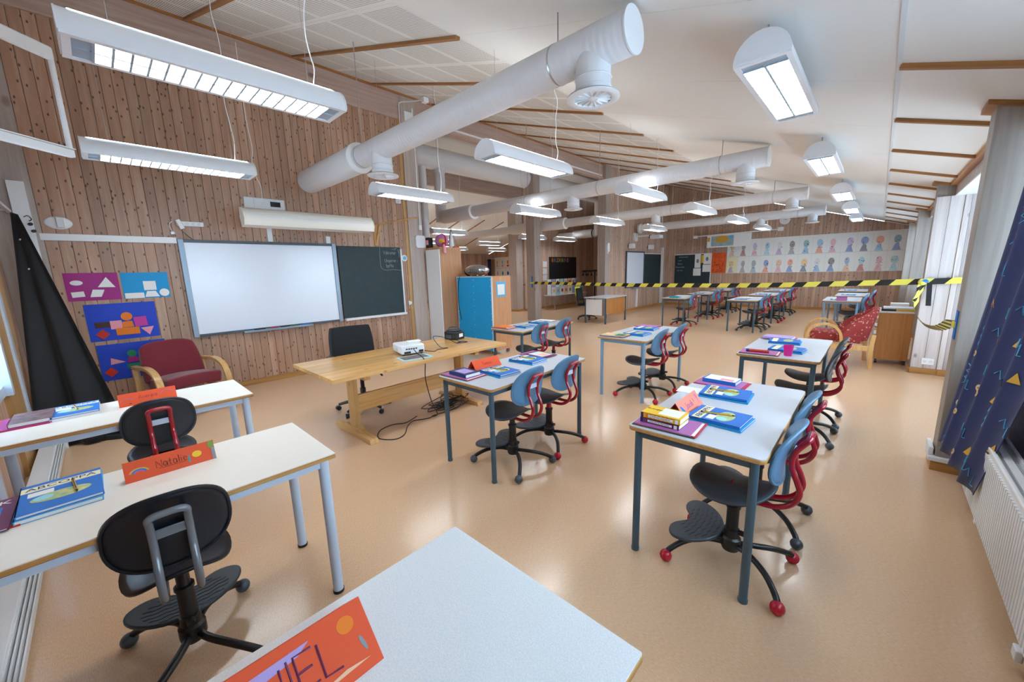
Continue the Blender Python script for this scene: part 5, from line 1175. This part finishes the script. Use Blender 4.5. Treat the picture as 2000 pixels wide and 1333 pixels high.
t = thing('projector', 'short throw projector on a wall arm above the far whiteboard', 'projector', (-6.5, 13.45, 2.62)); MB().box(0, .05, -.12, .12, -.15, .12).build('wall_plate', 'white_gloss', t, bevel=.005)
MB().box(.05, .7, -.03, .03, -.02, .03).build('arm', 'white_metal', t); MB().box(.6, .95, -.16, .16, -.12, .0).build('body', 'paper_grey', t, bevel=.02); MB().box(.55, .62, -.1, .1, -.1, .02).build('lens_housing', 'black_plastic', t, bevel=.01)
for y, l in ((12.95, 'left'), (14.5, 'right')):
    t = thing('loudspeaker', 'small white loudspeaker above the %s end of the far whiteboard' % l, 'loudspeaker', (-6.5, y, 2.28)); MB().box(.06, .2, -.11, .11, -.08, .08).build('cabinet', 'lamp_white', t, bevel=.008); MB().box(0, .06, -.02, .02, -.02, .02).build('bracket', 'board_dark', t)
t = thing('access_point', 'white box on the post before the far whiteboard', 'wireless box', (-6.46, 11.44, 2.2)); MB().prism(rrect(-.07, .07, -.14, .14, .04), 0, .04, 'yz').build('body', 'lamp_white', t, bevel=.006); MB().box(.0, .02, -.02, .02, -.2, -.14).build('socket', 'white_gloss', t)
FY = YF - .004
t = thing('chalkboard', 'far chalkboard with pinned papers on the far wall', 'chalkboard', (-6.1, FY, .74)); MB().box(.02, 1.36, -.025, 0, .02, 1.24).build('slate', 'chalkboard', t)
for a, b, c, d in ((0, 1.38, 1.235, 1.265), (0, 1.38, 0, .03), (1.355, 1.385, 0, 1.26)): MB().box(a, b, -.035, 0, c, d).build('edge_trim', 'white_metal', t)
for k, s in enumerate(('Velkommen', 'Lese', 'Skrive', 'Matematikk', 'Lek ute')): text('chalk_writing', s, .075, 'chalk', t, (.34 - .12 * (k > 0), -.0258, 1.15 - .13 * k), (PI / 2, 0, 0))
for i, (a, b, c, d, m) in enumerate(((.78, 1.0, .72, 1.24, 'paper'), (.74, 1.02, .42, .70, 'paper'), (1.1, 1.36, .85, 1.24, 'paper'), (1.08, 1.36, .56, .83, 'paper'), (1.02, 1.1, .9, 1.2, 'p_yellow'))):
    s = MB().box(a, b, -.0285 - .001 * i, -.0265 - .001 * i, c, d).build('pinned_sheet', m, t)
    if i in (0, 2): MB().prism(ell((a + b) / 2, (c + d) / 2, .05, .08, 12), -.0325 - .001 * i, -.029 - .001 * i, 'xz').build('drawing_mark', 'p_grey', s)
t = thing('wall_poster', 'orange sheet with dark scribbles left of the drawings', 'poster', (-4.73, FY, 1.25)); MB().box(0, .50, -.002, 0, 0, .75).build('sheet', mat('orange_sheet', '#e4491c', .7, noise=(9, '#f0702c')), t)
for k in range(16): MB().prism(ell(.08 + .34 * rnd.random(), .05 + .4 * rnd.random(), .012, .02, 8), -.003, -.0022, 'xz').build('scribble', 'p_brown', t)
t = thing('wall_map', 'rolled down wall map hanging on a white pole above the drawings', 'map', (-4.9, 15.75, 2.6)); MB().tube([(-.3, 0, .02), (2.4, 0, .06)], .02, 8).build('pole', 'white_gloss', t)
MB().box(.12, 1.55, -.012, .0, -.42, .02).build('map_sheet', 'paper', t); MB().box(.26, 1.0, -.014, -.012, -.38, -.02).build('sea', 'map_print', t); MB().prism(ell(.62, -.14, .22, .13, 18), -.0155, -.014, 'xz').build('continent', 'p_gold', t); MB().box(.13, .22, -.014, -.012, -.2, -.05).build('inset', 'p_gold', t)
MB().box(2.3, 2.45, -.06, .06, .0, .12).build('bracket_box', 'white_gloss', t); MB().box(-.36, -.24, -.06, .06, -.05, .05).build('bracket_box', 'white_gloss', t)
for x in (.0, 2.0): MB().tube([(x, 0, .04), (x, .42, .04)], .01, 6).build('wall_arm', 'white_gloss', t)
t = thing('wall_clock', 'round white wall clock high on the far wall', 'clock', (-2.5, FY, 2.98)); MB().lathe([(.0, 0), (.15, 0), (.15, -.03), (.13, -.035), (0, -.035)], 26, axis='y').build('body', 'white_gloss', t, smooth=True)
MB().box(-.004, .004, -.038, -.0355, 0, .09).build('hand', 'p_black', t); MB().box(0, .06, -.038, -.0355, -.004, .004).build('hand', 'p_black', t)
def pastel(n):
    c = MATS[n].node_tree.nodes['Principled BSDF'].inputs['Base Color'].default_value; k = 'pastel_' + n
    return mat(k, tuple(.62 * v + .38 * .85 for v in c[:3]), .7).name
PC = ['p_peach', 'p_skyblue', 'p_yellow', 'p_pink', 'p_lilac', 'p_aqua', 'p_red', 'p_blue', 'p_teal', 'p_grey', 'p_orange', 'p_brown', 'p_leaf', 'p_navy']
NUM = ('first', 'second', 'third', 'fourth', 'fifth', 'sixth', 'seventh', 'eighth', 'ninth', 'tenth', 'eleventh', 'twelfth', 'thirteenth')
CN = {'p_peach': 'peach', 'p_skyblue': 'pale blue', 'p_yellow': 'yellow', 'p_pink': 'pink', 'p_lilac': 'lilac', 'p_aqua': 'aqua', 'p_teal': 'teal', 'p_grey': 'grey', 'p_orange': 'orange', 'p_leaf': 'green', 'p_blue': 'blue', 'p_brown': 'brown', 'paper_grey': 'white'}
heads = [['p_yellow', 'p_grey', 'p_lilac', 'p_skyblue', 'paper_grey', 'p_brown', 'p_teal', 'p_skyblue', 'p_pink', 'p_lilac', 'p_blue', 'p_orange', 'p_teal'], ['p_yellow', 'p_grey', 'p_grey', 'p_blue', 'p_peach', 'p_orange', 'p_yellow', 'paper_grey', 'p_brown', 'p_skyblue', 'p_aqua', 'p_pink', 'p_aqua']]
bodies = ['p_peach', 'p_red', 'p_pink', 'p_aqua', 'p_lilac', 'p_grey', 'p_skyblue', 'p_orange', 'p_pink', 'p_blue', 'p_navy', 'p_skyblue', 'p_blue']
SW, SH = .358, .592
for r in range(2):
    for c in range(13):
        x0 = -4.20 + .36 * c; z0 = 1.83 - .597 * r
        h = heads[r][c]
        t = thing('child_drawing', "child's portrait drawing with %s head, %s from the left in the %s row" % (CN[h], NUM[c], ('upper', 'lower')[r]), 'drawing', (x0, FY, z0), group='portrait drawings on the far wall')
        MB().box(0, SW, -.0015, 0, 0, SH).build('sheet', 'p_cream' if (r == 1 and c == 0) else 'paper', t)
        cx = SW / 2 + rnd.uniform(-.03, .03); w_ = rnd.uniform(.055, .09)
        MB().prism([(cx - .10, .01), (cx + .09, .01), (cx + .05, .12), (cx + .03, .22), (cx - .04, .21), (cx - .07, .11)], -.0022, -.0016, 'xz').build('body_patch', pastel(bodies[(c + 4 * r) % 13]), t)
        MB().prism(ell(cx, .33, w_, .115, 16), -.0026, -.0016, 'xz').build('head_patch', pastel(h), t)
        for q in range(7 + rnd.randrange(4)):
            MB().prism(ell(cx + rnd.uniform(-.07, .07), .08 + .34 * rnd.random(), rnd.uniform(.006, .022), rnd.uniform(.006, .015), 8, rnd.random() * 3), -.0032, -.0027, 'xz').build('paint_blob', rnd.choice(PC), t)

# ------------------------------------------------------------------ far teacher desk, corridor and second classroom
t = thing('teacher_desk', 'far teacher desk with wood front and white side panel', 'desk', (-6.12, 9.55, 0))
MB().box(0, .70, 0, 1.22, .715, .74).build('tabletop', 'grey_laminate', t, bevel=.004)
for x, y in ((.03, .03), (.67, .03), (.03, 1.19), (.67, 1.19)): MB().box(x - .018, x + .018, y - .018, y + .018, 0, .715).build('leg', 'slate_metal', t)
MB().box(.655, .672, .05, 1.17, .28, .71).build('front_panel', 'beech_veneer', t); MB().box(.05, .56, .02, .036, .24, .69).build('side_panel', 'white_gloss', t)
t = thing('notice_board', 'black notice board with coloured cut out letters in the corridor', 'notice board', (-9.898, 12.8, 1.0))
MB().box(0, .02, 0, 1.95, 0, 1.06).build('panel', 'p_black', t); 
for k, (ch, c) in enumerate(zip('BILDEBØKER', ('p_orange', 'p_lilac', 'p_skyblue', 'p_gold', 'p_orange', 'p_gold', 'p_teal', 'p_crimson', 'p_pink', 'p_brown'))): text('cut_out_letter', ch, .22, c, t, (.022, .22 + .135 * k, .92), RW)
t = thing('display_table', 'grey trestle table under the black notice board', 'table', (-9.55, 12.0, 0))
MB().box(0, .55, 0, 2.3, .54, .57).build('tabletop', 'grey_laminate', t)
for x, y in ((.04, .05), (.5, .05), (.04, 2.25), (.5, 2.25)): MB().tube([(x, y, 0), (x, y, .54)], .018, 8).build('leg', 'steel', t)
for r in range(2):
    for c in range(8):
        m = ('paper', 'p_lilac', 'paper', 'p_peach', 'paper_grey', 'p_aqua')[(c * 5 + r * 2) % 6]
        tt = thing('brochure', '%s picture book standing in the %s display row under the notice board' % (NUM[c], ('lower', 'upper')[r]), 'book', (-9.2 - .22 * r, 12.08 + .275 * c, .572), group='display books in the corridor')
        MB().box(-.01, .01, 0, .22, 0, .30 + .30 * r).build('cover', m, tt); MB().box(.0102, .0112, .05, .17, .10 + .3 * r, .22 + .3 * r).build('picture', PC[(c * 3 + r * 5) % 14], tt)
for k, z in enumerate((1.12, 1.38, 1.66)): tag(MB().box(-9.9, -9.893, 12.4, 12.66, z, z + .22).build('picture_sheet', 'paper_grey'), '%s small sheet left of the black notice board' % ('lowest', 'middle', 'topmost')[k], 'poster')
t = thing('headphone_rack', 'black stand with hanging headphones in the corridor', 'rack', (-8.85, 14.62, 0)); MB().tube([(0, 0, .03), (0, 0, 1.5)], .03, 10).build('pole', 'black_plastic', t); MB().box(-.62, .5, -.03, .03, 1.42, 1.48).build('bar', 'black_plastic', t); MB().box(-.3, .3, -.25, .25, 0, .04).build('base', 'black_plastic', t)
for x in (-.5, -.25, .2, .4):
    hp = MB().tube([(x + .09 * math.cos(a), 0, 1.33 + .09 * math.sin(a)) for a in [PI * q / 8 for q in range(9)]], .012, 6).build('headphone_band', 'black_plastic', t); 
    for s_ in (-1, 1): MB().ball((x + s_ * .085, 0, 1.29), .055, 10, .5, .8, 1).build('ear_cup', 'black_plastic', hp, smooth=True)
t = thing('teacher_desk', 'small wooden desk with red papers in the second classroom', 'desk', (-12.6, 12.0, 0)); MB().box(0, 1.2, 0, .7, .70, .73).build('tabletop', 'grey_laminate', t); MB().box(.75, 1.15, .05, .6, .35, .70).build('drawer_unit', 'beech_veneer', t)
for x, y in ((.04, .04), (1.16, .04), (.04, .66), (1.16, .66)): MB().tube([(x, y, 0), (x, y, .70)], .02, 8).build('leg', 'pale_metal', t)
for i, (x, m, h_) in enumerate(((.2, 'paper_grey', .16), (.6, 'p_red', .05), (.95, 'p_red', .12))): tag(MB().box(0, .3, 0, .25, 0, h_).build('document_stack', m, None, (-12.6 + x, 12.1, .73)), '%s paper stack on the desk in the second classroom' % ('grey', 'low red', 'tall red')[i], 'papers')
office_chair('black office chair at the desk in the second classroom', (-12.35, 11.55, 0), 1.4)
for c in range(6):
    for r in range(2):
        t = thing('child_drawing', 'pale drawing in the second classroom, %s column of the %s row' % (NUM[c], ('upper', 'lower')[r]), 'drawing', (-16.5 + .42 * c, FY, 1.72 - .62 * r), group='drawings in the second classroom')
        MB().box(0, .41, -.002, 0, 0, .61).build('sheet', 'paper', t); MB().prism(ell(.2, .32, .07, .12, 12), -.003, -.0022, 'xz').build('head_patch', PC[(c * 5 + r * 3) % 14], t); MB().prism(ell(.2, .12, .09, .06, 10), -.003, -.0022, 'xz').build('body_patch', PC[(c * 3 + r) % 14], t)
t = thing('patterned_curtain', 'navy curtain strip in the second classroom behind the cabinets', 'curtain'); MB().grid(lambda u, v: (-16.8 + .25 * u, 15.9 + .03 * math.sin(u * 20), 2.25 - 1.3 * v), 16, 4).build('cloth', 'navy_cloth', t, smooth=True, solid=.004)
MB().box(-16.9, -16.4, 15.85, 16.2, 2.25, 2.28).build('rail', 'white_gloss', t)
